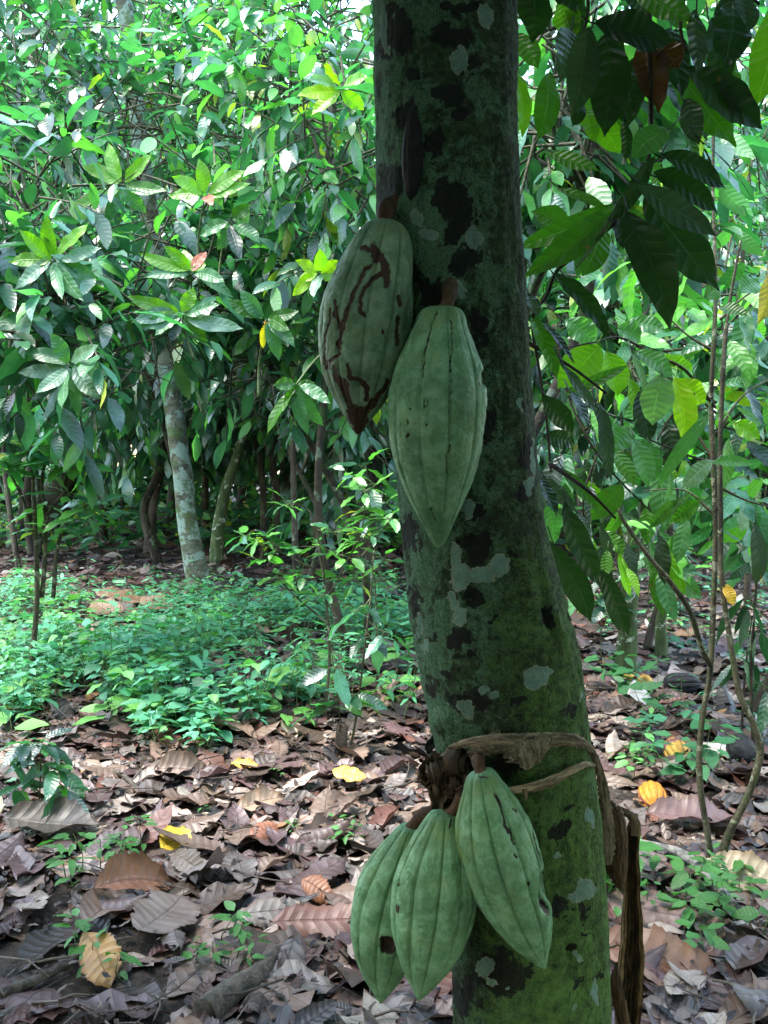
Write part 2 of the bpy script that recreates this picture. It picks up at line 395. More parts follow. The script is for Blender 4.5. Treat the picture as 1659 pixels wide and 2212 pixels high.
def gap_mask(b,d,L,rs):
    # the crowns stay open in front of the tall pale trunk and in a few light holes
    U,V,_=px(b+d*(L*0.5)[:,None]); Y=b[:,1]
    path=np.interp(V,[-100,60,200,330,480,640,800],[255,275,292,305,325,345,362])
    cut=(np.abs(U-path)<58)&(Y<8.9)&(Y>3)&((V<60)|((V>190)&(V<600))|((V>720)&(V<1300)))
    cut|=(np.abs(U-90)<26)&(V>40)&(V<130)&(Y<9)
    cut|=(((U-545)/70)**2+((V-960)/230)**2<1)&(Y<13)&(Y>4)
    return ~(cut&(rs.random(len(U))<0.93))
def twig_leaves(mbL, mbT, anchors, dirs, tl=0.35, nl=8, Ll=0.24, kind='mix', rs=rng, nx=2, ny=6, droop=0.55, cull=False, keep_twig=True, ratio=0.36):
    A=np.asarray(anchors,float); D=norm(dirs); N=len(A)
    k=np.arange(nl)[None,:]; f=(k+0.5)/nl
    sag=np.zeros((N,nl,3)); sag[...,2]=-0.12*tl*(f*f)
    base=A[:,None,:]+D[:,None,:]*(f*tl)[...,None]+sag
    up=np.array([0,0,1.0]); side=norm(np.cross(D,up)+1e-3*rs.normal(size=(N,3))); vv=np.cross(side,D)
    ang=(k*math.pi + rs.normal(0,0.55,(N,nl))); ang=ang
    out=side[:,None,:]*np.cos(ang)[...,None]+vv[:,None,:]*(np.sin(ang)*0.8)[...,None]
    dd=norm(out*(1.0-0.55*f)[...,None]+D[:,None,:]*(0.45+0.75*f)[...,None]+rs.normal(0,0.18,(N,nl,3)))
    dd[...,2]-=droop*rs.uniform(0.1,2.1,(N,nl)); dd=norm(dd)
    nn=up+rs.normal(0,0.38,(N,nl,3))
    base=base.reshape(-1,3); dd=dd.reshape(-1,3); nn=nn.reshape(-1,3); n=len(base)
    L=Ll*rs.uniform(0.5,1.3,n)
    if not cull and Y_GAP:
        ok=gap_mask(base,dd,L,rs); base,dd,nn,L=base[ok],dd[ok],nn[ok],L[ok]; n=len(base)
    if cull:
        ok=~(in_frame(base)|in_frame(base+dd*L[:,None])); base,dd,nn,L=base[ok],dd[ok],nn[ok],L[ok]; n=len(base)
    leaves(mbL,base,dd,nn,L,L*rs.uniform(ratio*0.85,ratio*1.15,n),pal(n,kind,rs),bend=rs.uniform(0.1,0.9,n),fold=rs.uniform(0.0,0.35,n),wave=rs.uniform(0.02,0.09,n),nx=nx,ny=ny,rs=rs,p=rs.uniform(0.8,1.0,n))
    if keep_twig:
        for i in range(N):
            e=A[i]+D[i]*tl; m=(A[i]+e)/2; s0=A[i]-D[i]*tl*0.6
            if cull and (in_frame(s0) or in_frame(e)): continue
            tube(mbT,np.array([s0,A[i],m-[0,0,0.02*tl],e-[0,0,0.1*tl]]),[0.008,0.006,0.004,0.002],4,closed=False)

def blob_twigs(c, r, n, rs, outward=0.9, zsq=1.0):
    d=norm(rs.normal(size=(n,3))); rad=rs.uniform(0.25,1.0,n)**0.6
    r=np.asarray(r,float); P=np.asarray(c)+d*rad[:,None]*r
    D=norm(d*outward+rs.normal(0,0.55,(n,3))+[0,0,-0.05]); return P,D

Y_GAP=True
def tree(name, label, trunk, rad, blobs, mat, cat='tree', group=None, Ll=0.24, fine=1.0, kind='mix', seed=1, nl=8, tl=0.35, limb_r=0.02, sides=14, droop=0.55, nx=2, ny=6, flare=0.0, cull=False, ratio=0.36):
    """trunk: list of 3-D points from the ground up; blobs: (centre, radii, twigs)"""
    rs=np.random.default_rng(seed)
    P=smooth_path(np.asarray(trunk,float), max(10,len(trunk)*6)); base=P[0].copy()
    rr=np.interp(np.linspace(0,1,len(P)),np.linspace(0,1,len(rad)),rad)
    if flare: rr=rr*(1+flare*np.exp(-np.linspace(0,1,len(P))*14))
    P[:,0]+=0.04*rr*np.sin(np.arange(len(P))*0.9+seed); P[:,1]+=0.04*rr*np.cos(np.arange(len(P))*0.7)
    root=thing(name,base,label,cat,group)
    mt=MB(); P2=P.copy(); P2[0,2]-=0.05; tube(mt,P2,rr,sides,bump=0.035,seed=seed)
    link('trunk',mt.mesh('trunk',base),mat,root)
    if blobs:
        mbL=MB(); mbT=MB()
        for c,r,n in blobs:
            c=np.asarray(c,float)
            n=int(n*fine); A,D=blob_twigs(c,r,n,rs)
            twig_leaves(mbL,mbT,A,D,tl,nl,Ll*(0.84 if fine>1 else 1),kind,rs,nx,ny,droop,cull,ratio=ratio)
            j=np.argmin(np.linalg.norm(P-(c-[0,0,0.5]),axis=1)); s0=P[min(j,len(P)-1)]
            if not (cull and in_frame(s0)):
                mid=(s0+c)/2+[0,0,0.12]
                tube(mbT,smooth_path([s0,mid,c],8),np.linspace(limb_r,limb_r*0.5,8),6)
                for q in range(min(7,n)):
                    e=A[q]; mm=(c+e)/2+rs.normal(0,0.05,3)
                    if cull and in_frame(e): continue
                    tube(mbT,smooth_path([s0*0.2+c*0.8,mm,e],6),np.linspace(limb_r*0.5,0.006,6),5,closed=False)
        link('branches',mbT.mesh('branches',base),M['twig'],root)
        link('crown',mbL.mesh('crown',base),M['crown'],root)
    return root

# ================================================================== GROUND
def make_ground():
    xs=np.concatenate([-np.geomspace(120,8,18)[:-1],np.linspace(-8,8,161),np.geomspace(8,120,18)[1:]])
    ys=np.concatenate([np.linspace(-40,0,10)[:-1],np.linspace(0,14,141),np.geomspace(14,160,24)[1:]])
    X,Y=np.meshgrid(xs,ys); near=np.exp(-((np.hypot(X,Y-4))/9)**2)
    Z=gh(X,Y)*np.clip(near*3,0,1) - 0.004
    mb=MB(); mb.add(np.stack([X,Y,Z],-1).reshape(-1,3),grid_quads(len(ys),len(xs)))
    o=link('ground',mb.mesh('ground'),M['soil']); tag(o,'dark bare soil of the plantation floor under the leaf litter',None,None,'structure')
make_ground()

# ================================================================== LEAF LITTER
LC={'tan':(0.165,0.112,0.085),'bleached':(0.315,0.262,0.222),'grey':(0.120,0.100,0.094),'reddish brown':(0.125,0.054,0.038),
    'purplish brown':(0.090,0.054,0.052),'dark brown':(0.050,0.032,0.023),'blackish':(0.030,0.026,0.027),'orange brown':(0.28,0.15,0.07)}
LN=list(LC); LW=np.array([0.24,0.11,0.16,0.10,0.20,0.12,0.055,0.015]); LW=LW/LW.sum()

def litter_cols(n,rs,dim=1.0):
    i=rs.choice(len(LN),n,p=LW); return dim*np.array([LC[LN[k]] for k in i])*rs.uniform(0.75,1.25,(n,1))*rs.uniform(0.95,1.05,(n,3))

def litter_cloud(mb,X,Y,zmin,zmax,rs,nx,ny,Lr=(0.14,0.31),tilt=0.13,dim=1.0):
    n=len(X); th=rs.uniform(0,6.283,n)
    d=np.stack([np.cos(th),np.sin(th),rs.normal(0,tilt*0.6,n)],-1)
    nr=np.stack([rs.normal(0,tilt,n),rs.normal(0,tilt,n),np.ones(n)],-1)
    flip=np.where(rs.random(n)<0.4,-1,1); nr=nr*flip[:,None]
    L=rs.uniform(*Lr,n); W=L*rs.uniform(0.34,0.52,n)
    b=np.stack([X,Y,gh(X,Y)+rs.uniform(zmin,zmax,n)],-1)-0.5*L[:,None]*norm(d)*[1,1,0.6]
    leaves(mb,b,d,nr,L,W,litter_cols(n,rs,dim),bend=rs.uniform(-0.4,0.5,n),fold=rs.uniform(-0.2,0.3,n),wave=rs.uniform(0.03,0.15,n),
           curl=rs.uniform(-0.35,0.45,n),nx=nx,ny=ny,rs=rs,jag=0.08,p=rs.uniform(0.75,1.1,n),qq=0.75,corr=0.02 if ny>8 else 0)

def frustum_pts(n,y0,y1,rs,wid=0.5,pw=1.0):
    Y=y0+(y1-y0)*rs.random(n)**pw; X=rs.uniform(-1,1,n)*(wid*Y+0.2); return X,Y
mb=MB(); rs=np.random.default_rng(5)
def thin(X,Y,rs):          # bare dark earth in the lower left and under the far trees
    d=np.hypot((X+0.82)/0.45,(Y-2.05)/0.45); keep=(rs.random(len(X))<np.clip(d*0.9-0.25,0.10,1)); return X[keep],Y[keep]
X,Y=frustum_pts(2900,1.5,6.5,rs,0.5,0.75); X,Y=thin(X,Y,rs); litter_cloud(mb,X,Y,0.0,0.022,rs,4,10)
X,Y=frustum_pts(3800,1.5,5.0,rs,0.5,0.8); litter_cloud(mb,X,Y,0.004,0.055,rs,2,5,(0.012,0.05),0.4,0.5)
X,Y=frustum_pts(1200,1.5,5.0,rs,0.5,0.8); X,Y=thin(X,Y,rs); litter_cloud(mb,X,Y,0.0,0.03,rs,4,8,(0.04,0.11),0.3,0.75)
for _ in range(330):
    y=1.6+3.6*rs.random(); x=rs.uniform(-0.5,0.5)*y; a=rs.uniform(0,6.28); l=rs.uniform(0.04,0.22); z=gh(x,y)+rs.uniform(0.02,0.06)
    tube(mb,[[x,y,z],[x+l*0.5*math.cos(a),y+l*0.5*math.sin(a),z+0.006],[x+l*math.cos(a+0.2),y+l*math.sin(a+0.2),z+rs.uniform(-0.01,0.015)]],rs.uniform(0.0012,0.004),5,tint=np.array([0.10,0.075,0.055])*rs.uniform(0.4,1.5))
X,Y=frustum_pts(6500,6.0,19,rs,0.52,0.75); litter_cloud(mb,X,Y,0.0,0.04,rs,2,6,(0.12,0.30),0.25)
X,Y=frustum_pts(2500,4.5,16,rs,0.55,0.8); litter_cloud(mb,X,Y,0.0,0.03,rs,2,4,(0.05,0.12),0.4)
o=link('leaf_litter',mb.mesh('leaf_litter'),M['litter']); tag(o,'layer of small and far fallen dry leaves covering the soil','leaf litter',None,'stuff')

# the 300 fallen leaves that show largest: separate objects sharing 18 shapes
rs=np.random.default_rng(21); LV=[]
for k in range(18):
    mb=MB(); L=0.20; W=L*rs.uniform(0.36,0.54)
    leaves(mb,[[-L/2,0,0]],[[1,0,0.0]],[[0,0,1]],L,W,(1,1,1),bend=rs.uniform(-0.4,0.6),fold=rs.uniform(-0.15,0.32),wave=rs.uniform(0.03,0.12),
           curl=rs.uniform(-0.5,0.6),corr=rs.uniform(0.006,0.017),nx=8,ny=36,rs=rs,jag=0.07,p=rs.uniform(0.8,1.1),qq=rs.uniform(0.6,0.85),nv=9,twist=rs.uniform(-0.4,0.4))
    LV.append(mb.mesh('fallen_leaf'))
for me in LV: me.materials.append(M['litter'])
def size_word(L): return 'broad' if L>0.25 else ('medium' if L>0.17 else 'small')
def fallen(p,th,L,colr,label,tilt=(0,0),flip=False,mesh=None,group=None,name='fallen_leaf'):
    o=bpy.data.objects.new(name,mesh or LV[random.randrange(18)]); col.objects.link(o)
    s=L/0.20; o.scale=(s,s*random.uniform(0.9,1.1),s); o.location=tuple(float(a) for a in p)
    o.rotation_euler=(tilt[0]+(math.pi if flip else 0),tilt[1],th); o.color=(*colr,1)
    tag(o,label,'fallen leaf',group); return o
def where(x,y):
    U,V,_=px(np.array([x,y,0.0])); 
    if U<430: a='at the left side'
    elif U<820: a='left of the near trunk'
    elif U<1330: a='close behind the near trunk'
    else: a='right of the near trunk'
    b='lying in front' if V>1930 else ('in the mid foreground' if V>1740 else ('by the ground plants' if V>1590 else 'farther back'))
    return a,b
cnt=0; tries=0
while cnt<262 and tries<4000:
    tries+=1
    y=1.75+(5.0-1.75)*rs.random()**1.15; x=rs.uniform(-1,1)*(0.45*y)
    if np.hypot((x+0.82)/0.45,(y-2.05)/0.45)<0.75: continue
    if 3.9<y and -2.2<x<0.2 and rs.random()<0.7: continue
    ci=rs.choice(len(LN),p=LW); cn=LN[ci]; c=np.clip(np.array(LC[cn])*rs.uniform(0.7,1.1),0,1); L=float(rs.uniform(0.13,0.30))
    a,b=where(x,y)
    fallen((x,y,gh(x,y)+rs.uniform(0.018,0.05)),rs.uniform(0,6.28),L,c,f'{size_word(L)} {cn} dry leaf {b} {a}',
           (rs.normal(0,0.11),rs.normal(0,0.10)),rs.random()<0.4,group=f'fallen dry leaves on the plantation floor')
    cnt+=1
# single leaves the photograph shows clearly
def fl(U,V,L,deg,colr,label,tilt=(0,0),flip=False,dz=0.055,k=None,wide=1.0):
    p=gr(U,V); p[2]+=dz
    o=fallen(p,R(deg),L,colr,label,tilt,flip,LV[k] if k is not None else None,'fallen dry leaves on the plantation floor'); o.scale[1]*=wide; return o
fl(372,1850,0.17,80,(0.62,0.45,0.04),'bright yellow fallen leaf, a little crumpled, alone in the left foreground litter',(0.35,0.1),k=3,wide=1.35,dz=0.07)
fl(755,1708,0.15,-15,(0.48,0.33,0.06),'yellow curled fallen leaf on brown leaves behind the near trunk',(0.4,0),k=5,dz=0.07)
fl(530,1690,0.15,-30,(0.45,0.27,0.05),'orange yellow fallen leaf lying left of the yellow curled leaf',(0.3,0),k=7,dz=0.06)
fl(205,2120,0.20,-52,(0.34,0.19,0.055),'ochre fallen leaf with eaten holes near the lower left corner',(0.45,0.1),k=9,wide=1.25,dz=0.06)
fl(300,1955,0.26,28,(0.16,0.075,0.04),'broad rust brown ribbed fallen leaf overlapping a grey one, lower left',(0.4,0),k=1,wide=1.2,dz=0.075)
fl(350,2010,0.25,78,(0.15,0.115,0.098),'broad smooth grey brown fallen leaf lying upright below the rust ribbed leaf',(0.35,0),k=4,wide=1.35,dz=0.06)
fl(405,1895,0.18,-55,(0.11,0.085,0.065),'dull olive brown fallen leaf just below the bright yellow leaf',(0.4,0),k=6,wide=1.2,dz=0.06)
fl(110,1825,0.34,0,(0.07,0.058,0.047),'long dark grey ribbed fallen leaf with pale edge at the left border',(0.35,0),k=2,dz=0.07)
fl(600,1985,0.24,10,(0.20,0.17,0.145),'crinkled grey fallen leaf right of the smooth grey brown leaf',(0.3,0),k=8,wide=1.2)
fl(700,2020,0.30,12,(0.15,0.07,0.05),'long reddish brown ribbed fallen leaf beside the lowest left pod',(0.4,0),k=10)
fl(685,1940,0.13,-35,(0.22,0.09,0.04),'small orange brown fallen leaf between grey leaves left of the pods',(0.5,0),k=12,wide=1.2)
fl(560,1760,0.24,35,(0.27,0.19,0.13),'tan ribbed fallen leaf with dark tip in the middle of the litter',(0.4,0),k=11,wide=1.1)
fl(400,1690,0.26,5,(0.24,0.18,0.15),'strongly ribbed grey brown fallen leaf behind the yellow leaf',(0.5,0),k=1)
fl(585,1810,0.21,50,(0.27,0.115,0.07),'smooth reddish fallen leaf in the middle of the litter',(0.4,0),k=13,wide=1.1)
fl(1395,1530,0.27,35,(0.38,0.36,0.33),'pale silvery fallen leaf standing on edge right of the mossy trunk',(0.9,0),k=14,wide=1.2,dz=0.09)
fl(1500,1775,0.34,-3,(0.14,0.085,0.08),'long purplish brown fallen leaf below the orange pod',(0.25,0),k=2,dz=0.06)
fl(1555,1640,0.22,-8,(0.55,0.52,0.47),'bleached white fallen leaf by the double stem of the right shrub',(0.35,0),k=15)
fl(1450,2110,0.36,-15,(0.23,0.125,0.080),'very broad brown fallen leaf at the lower right of the photo',(0.25,0),k=16,wide=1.25,dz=0.06)
fl(1390,2000,0.30,-30,(0.16,0.10,0.085),'dark reddish fallen leaf beside the hanging banana fibre',(0.3,0),k=17,wide=1.1)
fl(1395,1880,0.20,70,(0.15,0.12,0.105),'dark grey brown fallen leaf under the lying stick',(0.3,0),k=4,wide=1.2)
fl(1600,1910,0.25,-30,(0.36,0.30,0.2),'patchy cream and brown fallen leaf right of the lying stick',(0.4,0),k=0,wide=1.1)
for (U,V,dg) in ((255,1300,10),(300,1312,55),(345,1320,-25),(310,1340,80),(230,1330,-40)):
    fl(U,V,0.45,dg,(0.19,0.115,0.07),'large lobed brown fallen leaf in the heap at the foot of the pale trunk',(0.35,0.1),k=4,wide=1.3,dz=0.10)

# ================================================================== THE NEAR COCOA TREE
TK=[(-260,790,1110),(0,800,1115),(200,805,1116),(400,812,1121),(600,820,1131),(800,836,1146),(1000,850,1161),(1130,862,1180),(1230,873,1200),(1300,881,1228),(1340,886,1240),(1400,896,1254),
    (1500,912,1266),(1600,934,1275),(1700,950,1285),(1800,964,1296),(2000,974,1310),(2212,975,1321),(2500,972,1334),(2800,960,1345),(3150,935,1365)]
TY=0.97
TKa=np.array(TK,float)
def trunk_ring(V):
    l=np.interp(V,TKa[:,0],TKa[:,1]); r=np.interp(V,TKa[:,0],TKa[:,2])
    a=at(l,V,TY); b=at(r,V,TY); c=(a+b)/2; return c,np.linalg.norm(b-a)/2*0.985
def trunk_y(U,V,eps=0.002):
    c,rad=trunk_ring(V); x=at(U,V,TY-rad*0.8)[0]; dx=min(abs(x-c[0]),rad*0.999)
    return TY-math.sqrt(rad*rad-dx*dx)-eps
def on_trunk(U,V,eps=0.002): return at(U,V,trunk_y(U,V,eps))
black=[(865,72,38,48),(977,80,48,30),(821,108,16,30),(1029,132,22,20),(889,160,22,16),(965,205,40,27),(1005,245,22,14),(877,248,30,34),(935,300,18,42),(845,400,34,55),(950,415,22,38),
 (990,450,40,50),(980,495,24,30),(1000,566,34,36),(945,628,48,28),(890,600,20,30),(1027,690,14,28),(1032,736,16,16),(1052,913,18,34),(1135,975,24,36),(1128,1065,24,24),(1023,1103,30,24),(884,1147,28,40),
 (1030,1180,26,36),(1019,1292,18,28),(929,1372,16,12),(990,1378,24,24),(1188,1336,15,36),(1019,1512,46,34),(954,1454,14,14),(933,1487,16,14),(1098,1648,34,36),(1008,1650,30,34),
 (1210,1964,26,32),(1262,1968,14,15),(1234,2056,13,20),(1267,2012,9,9),(1082,2105,66,62),(1003,2148,34,50),(1214,1792,16,22),(1250,2115,9,16),(1300,2105,8,20),(900,1300,14,40),(1160,1600,14,10),(1000,20,50,18),
 (1060,1340,14,10),(1100,1180,16,8),(1230,1530,8,14),(1120,1520,22,16),(1010,1420,18,10),(860,30,30,16),(1240,1745,10,8)]
lich=[(1049,36,20,28),(991,132,24,30),(1025,512,21,25),(990,1200,15,26),(998,1242,30,32),(1040,1242,34,24),(1078,1218,23,30),(990,1330,20,26),(976,1300,14,24),(922,1395,9,22),(905,1350,7,30),(1156,1462,28,22),
 (1180,1450,16,14),(1070,1505,10,11),(1050,1490,14,10),(1265,1925,28,26),(1250,1935,22,18),(1276,1765,8,34),(1247,2070,10,11),(1051,2092,22,26),(1066,2125,16,12),(1240,2172,7,7),(1150,985,7,46),(1143,1050,10,26),
 (1000,625,9,22),(1008,1530,16,24),(1010,1098,14,26),(1096,2135,6,6),(1256,1505,6,14),(1130,880,7,14),(828,60,12,60),(925,505,26,16),(905,470,14,24),(1205,1850,7,8),(1290,2140,8,30)]
def warp(P,U,V,amp=9.0,sc=1.0):
    sh=U.shape; p=P.reshape(-1,3); o=np.zeros((len(p),2))
    for i,(x,y,z) in enumerate(p):
        a=Vector((x*42*sc,y*42*sc,z*42*sc)); b=a*3.1
        o[i,0]=mn.noise(a)+0.55*mn.noise(b)+0.3*mn.noise(b*2.3); o[i,1]=mn.noise(a+Vector((31,7,5)))+0.55*mn.noise(b+Vector((11,3,9)))+0.3*mn.noise(b*2.3+Vector((1,2,3)))
    o=o.reshape(sh+(2,)); return U+o[...,0]*amp*1.4,V+o[...,1]*amp*1.4
def field(U,V,lst,front):
    m=np.full(U.shape,-1.5)
    for (a,b,rx,ry) in lst: m=np.maximum(m,1-((U-a)/rx)**2-((V-b)/ry)**2)
    return np.where(front,m,-1.5)
def make_near_tree():
    nV,nT=760,220
    Vs=np.linspace(3150,-260,nV); th=np.linspace(0,2*math.pi,nT,endpoint=False)
    C=[];Rr=[]
    for V in Vs:
        c,r=trunk_ring(V); C.append(c); Rr.append(r)
    C=np.array(C); Rr=np.array(Rr)
    # soften the joins of the traced outline
    ker=np.ones(25)/25
    pad=lambda a: np.convolve(np.concatenate([np.full(12,a[0]),a,np.full(12,a[-1])]),ker,'valid')
    C[:,0]=pad(C[:,0]); Rr=pad(Rr)
    # reach the soil
    zb=C[0,2]; 
    V=np.zeros((nV,nT,3)); 
    for i in range(nV):
        z=C[i,2]
        for j,t in enumerate(th):
            cx,sx=math.cos(t),math.sin(t)
            w=mn.noise(Vector((cx*1.2,sx*1.2,z*5)))*0.05+mn.noise(Vector((cx*3.5,sx*3.5,z*16)))*0.022+mn.noise(Vector((cx*9,sx*9,z*34+3)))*0.018+mn.noise(Vector((cx*24,sx*24,z*150)))*0.012
            r=Rr[i]*(1+w)
            V[i,j]=(C[i,0]+cx*r, TY+sx*r, z)
    # knot: swelling with a crevice on the right
    U_,V_,f=px(V); front=(V[...,1]<TY)
    k=np.exp(-(((U_-1215)/35)**2+((V_-1400)/80)**2))*front*0.001
    kn=norm(V-C[:,None,:]); V=V+kn*k[...,None]
    cr=np.exp(-(((U_-1188-(V_-1336)*0.25)/9)**2+((V_-1336)/40)**2))*front*0.012
    cr2=np.exp(-(((U_-1236)/7)**2+((V_-1330)/16)**2))*front*0.008
    V=V-kn*(cr+cr2)[...,None]
    for (a,b,s,dp) in ((1019,1292,14,0.006),(1234,2056,10,0.008),(1008,1655,26,0.012),(1095,1655,30,0.010),(940,632,26,0.005),(845,440,24,0.004)):
        V=V-kn*(np.exp(-(((U_-a)/s)**2+((V_-b)/(s*1.4))**2))*front*dp)[...,None]
    for (a,b,s,dp) in ((858,452,34,0.013),(972,628,24,0.013),(1030,1632,20,0.010),(905,560,40,0.004),(1085,300,16,0.004),(1120,900,20,0.005),(950,1560,22,0.005),(1180,1600,26,0.005)):
        V=V+kn*(np.exp(-(((U_-a)/s)**2+((V_-b)/(s))**2))*front*dp)[...,None]
    Uw,Vw=warp(V,U_,V_,15.0)
    moss=np.clip((V_-1050)/500,0,1)*0.15+np.clip((U_-(1000-0*V_))/220,0,1)*np.clip((V_-1000)/350,0,1)*0.75+np.clip((V_-1680)/250,0,1)*0.55+np.clip((U_-1040)/90,0,1)*0.30-0.02
    moss-=0.5*np.exp(-(((U_-1000)/60)**2+((V_-2120)/110)**2))
    moss=np.where(front,moss,0.55)
    crust=np.clip(1-(U_-840)/260,0,1)*0.5+0.6*np.exp(-(((U_-940)/60)**2+((V_-520)/90)**2))+0.5*np.exp(-(((U_-930)/40)**2+((V_-1400)/200)**2))-0.05*np.clip((U_-1050)/60,0,1)
    crust=np.where(front,crust,0.2)
    mb=MB(); mb.add(V.reshape(-1,3),grid_quads(nV,nT,True),None,None,
        black=field(Uw,Vw,black,front).ravel(),lichen=field(Uw*0.6+U_*0.4,Vw*0.6+V_*0.4,lich,front).ravel(),moss=moss.ravel(),crust=crust.ravel())
    base=np.array([C[0,0],TY,0.0])
    root=thing('cocoa_tree',base,'near cocoa tree with mossy lichen blotched trunk carrying green pods','tree')
    link('trunk',mb.mesh('trunk',base),M['hero'],root)
    # root flare and the part above the picture
    mb=MB(); c0=C[0]; tube(mb,np.array([[c0[0]-0.0,TY,-0.08],[c0[0],TY,0.02],[c0[0],TY,c0[2]+0.01]]),[Rr[0]*1.5,Rr[0]*1.2,Rr[0]*0.995],40)
    mbT=MB(); top=C[-1]
    rt=Rr[-1]
    J=np.array([top[0]-0.03,TY,top[2]+0.45])
    tube(mbT,smooth_path([top-[0,0,0.01],(top+J)/2,J],10),np.linspace(rt,rt*0.85,10),20,bump=0.02)
    rs=np.random.default_rng(3)
    A=[];D=[]
    for k in range(9):
        a=k*2*math.pi/9+0.3; ln=rs.uniform(1.6,2.6); e=J+np.array([math.cos(a)*ln,math.sin(a)*ln*(0.75 if math.sin(a)>0 else 1.1),rs.uniform(0.25,1.0)])
        mid=(J+e)/2+[0,0,0.35]; P=smooth_path([J,mid,e],12)
        if not in_frame(P,0).any(): tube(mbT,P,np.linspace(0.045,0.012,12),8)
        for q in range(26):
            t=rs.uniform(0.15,1.05); p=P[min(11,int(t*11))]+rs.normal(0,0.28,3)*[1,1,0.6]; A.append(p); D.append([math.cos(a+rs.normal(0,0.7)),math.sin(a+rs.normal(0,0.7)),rs.normal(-0.05,0.3)])
    # unseen leafy layers added above the camera to shade the near trunk
    for q in range(330):
        x=rs.uniform(-2.6,2.6); y=rs.uniform(-2.8,1.9); z=2.35+rs.uniform(0.0,1.1)+0.1*abs(x); A.append([x,y,z]); D.append(rs.normal(0,1,3)*[1,1,0.3])
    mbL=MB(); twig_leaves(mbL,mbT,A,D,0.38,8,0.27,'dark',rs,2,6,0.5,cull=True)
    link('branches',mbT.mesh('branches',base),M['bark'],root)
    link('root_collar',mb.mesh('root_collar',base),M['hero'],root)
    link('crown',mbL.mesh('crown',base),M['crown'],root)
make_near_tree()

# ------------------------------------------------------------------ pods
PT=[0,0.012,0.04,0.09,0.16,0.26,0.38,0.50,0.60,0.70,0.79,0.87,0.93,0.97,1.0]
def pod(name,label,top,tip,Rw,prof,mat,stalk=None,marks=(),lines=(),nf=10,depth=0.055,spin=0.0,cat='cocoa pod',group=None,nR=240,nC=240,flat=1.0,bendv=(0,0,0),seed=0,holes=(),warts=0.02,stalk_r=0.008,phase2=0.5,extra=None):
    top=np.asarray(top,float); tip=np.asarray(tip,float); ax=tip-top; L=np.linalg.norm(ax); ax/=L
    ref=np.array([0,-1.0,0]); a=norm(ref-ax*np.dot(ref,ax)); b=np.cross(ax,a)      # a points to the viewer side
    if abs(np.dot(ref,ax))>0.85: ref=np.array([0,0,1.0]); a=norm(ref-ax*np.dot(ref,ax)); b=np.cross(ax,a)
    t=np.linspace(0,1,nR); th=np.linspace(0,2*math.pi,nC,endpoint=False)
    # smooth profile through the knots
    kn=np.array([PT,prof]).T; sp_=smooth_path(kn,600); pr=np.interp(t,sp_[:,0],np.maximum(sp_[:,1],0.0))
    TH,TT=np.meshgrid(th,t)
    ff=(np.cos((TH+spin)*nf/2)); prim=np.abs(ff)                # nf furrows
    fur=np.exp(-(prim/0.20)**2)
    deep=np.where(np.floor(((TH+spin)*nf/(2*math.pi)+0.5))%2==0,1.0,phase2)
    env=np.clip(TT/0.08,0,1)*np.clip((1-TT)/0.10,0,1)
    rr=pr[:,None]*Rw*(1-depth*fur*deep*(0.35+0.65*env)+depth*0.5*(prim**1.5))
    v=np.zeros((nR,nC,3)); w=np.zeros((nR,nC))
    for i in range(nR):
        for j in range(0,nC):
            c=math.cos(th[j]); s=math.sin(th[j])
            w[i,j]=mn.noise(Vector((c*1.1+seed*3,s*1.1,t[i]*2.6)))*1.6+mn.noise(Vector((c*2.2+seed,s*2.2,t[i]*6)))*1.0+mn.noise(Vector((c*6+seed,s*6,t[i]*18)))*0.55+mn.noise(Vector((c*14+seed,s*14,t[i]*40)))*0.32+mn.noise(Vector((c*26+seed,s*26,t[i]*80)))*0.16
    rr=rr*(1+w*warts)
    bend=np.asarray(bendv,float)
    cen=top+ax*(t*L)[:,None]+bend*(np.sin(t*math.pi))[:,None]
    v=cen[:,None,:]+rr[...,None]*(np.cos(TH)[...,None]*a+flat*np.sin(TH)[...,None]*b)
    U,V,_=px(v); front=(np.cos(TH)>-0.15)
    U,V=warp(v,U,V,3.6,2.0) if (len(lines) or len(marks)) else (U,V)
    mk=np.full(U.shape,-1.0)
    for (x,y,rx,ry) in marks: mk=np.maximum(mk,1-((U-x)/rx)**2-((V-y)/ry)**2)
    for (pl,wd) in lines:
        pl=np.array(pl,float)
        for p,q in zip(pl[:-1],pl[1:]):
            e=q-p; l2=max((e**2).sum(),1e-6); k=np.clip(((U-p[0])*e[0]+(V-p[1])*e[1])/l2,0,1)
            dd=np.hypot(U-p[0]-k*e[0],V-p[1]-k*e[1]); mk=np.maximum(mk,1-dd/wd*0.6)
    mk=np.where(front,mk,-1.0)
    if extra is not None: mk=np.maximum(mk,extra(TT,TH))
    v=v-norm(v-cen[:,None,:])*(np.clip((mk-0.25)*2,0,1)*0.0007)[...,None]
    U,V,_=px(v)
    for (x,y,rx,ry,dp) in holes:
        g_=np.exp(-(((U-x)/rx)**2+((V-y)/ry)**2)**2)*front; v=v-norm(v-cen[:,None,:])*(g_*dp)[...,None]
    if group is None and cat is None: pass
    root=thing(name,top,label,cat,group)
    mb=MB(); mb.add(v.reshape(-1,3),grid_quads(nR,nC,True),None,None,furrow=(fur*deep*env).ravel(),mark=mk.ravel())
    link('husk',mb.mesh('husk',top),mat,root)
    if stalk is not None:
        ms=MB(); P=smooth_path(stalk,10); rad=np.interp(np.linspace(0,1,10),[0,0.25,0.45,0.8,1],[stalk_r*1.7,stalk_r*0.95,stalk_r*1.1,stalk_r*0.8,stalk_r*1.2])
        tube(ms,P,rad,16,bump=0.05); link('stalk',ms.mesh('stalk',top),M['stalk'],root)
    return root
z1=lambda x,y:(663.6+x*.36,398+y*.36); z4=lambda x,y:(730+x*.44,1559+y*.44)
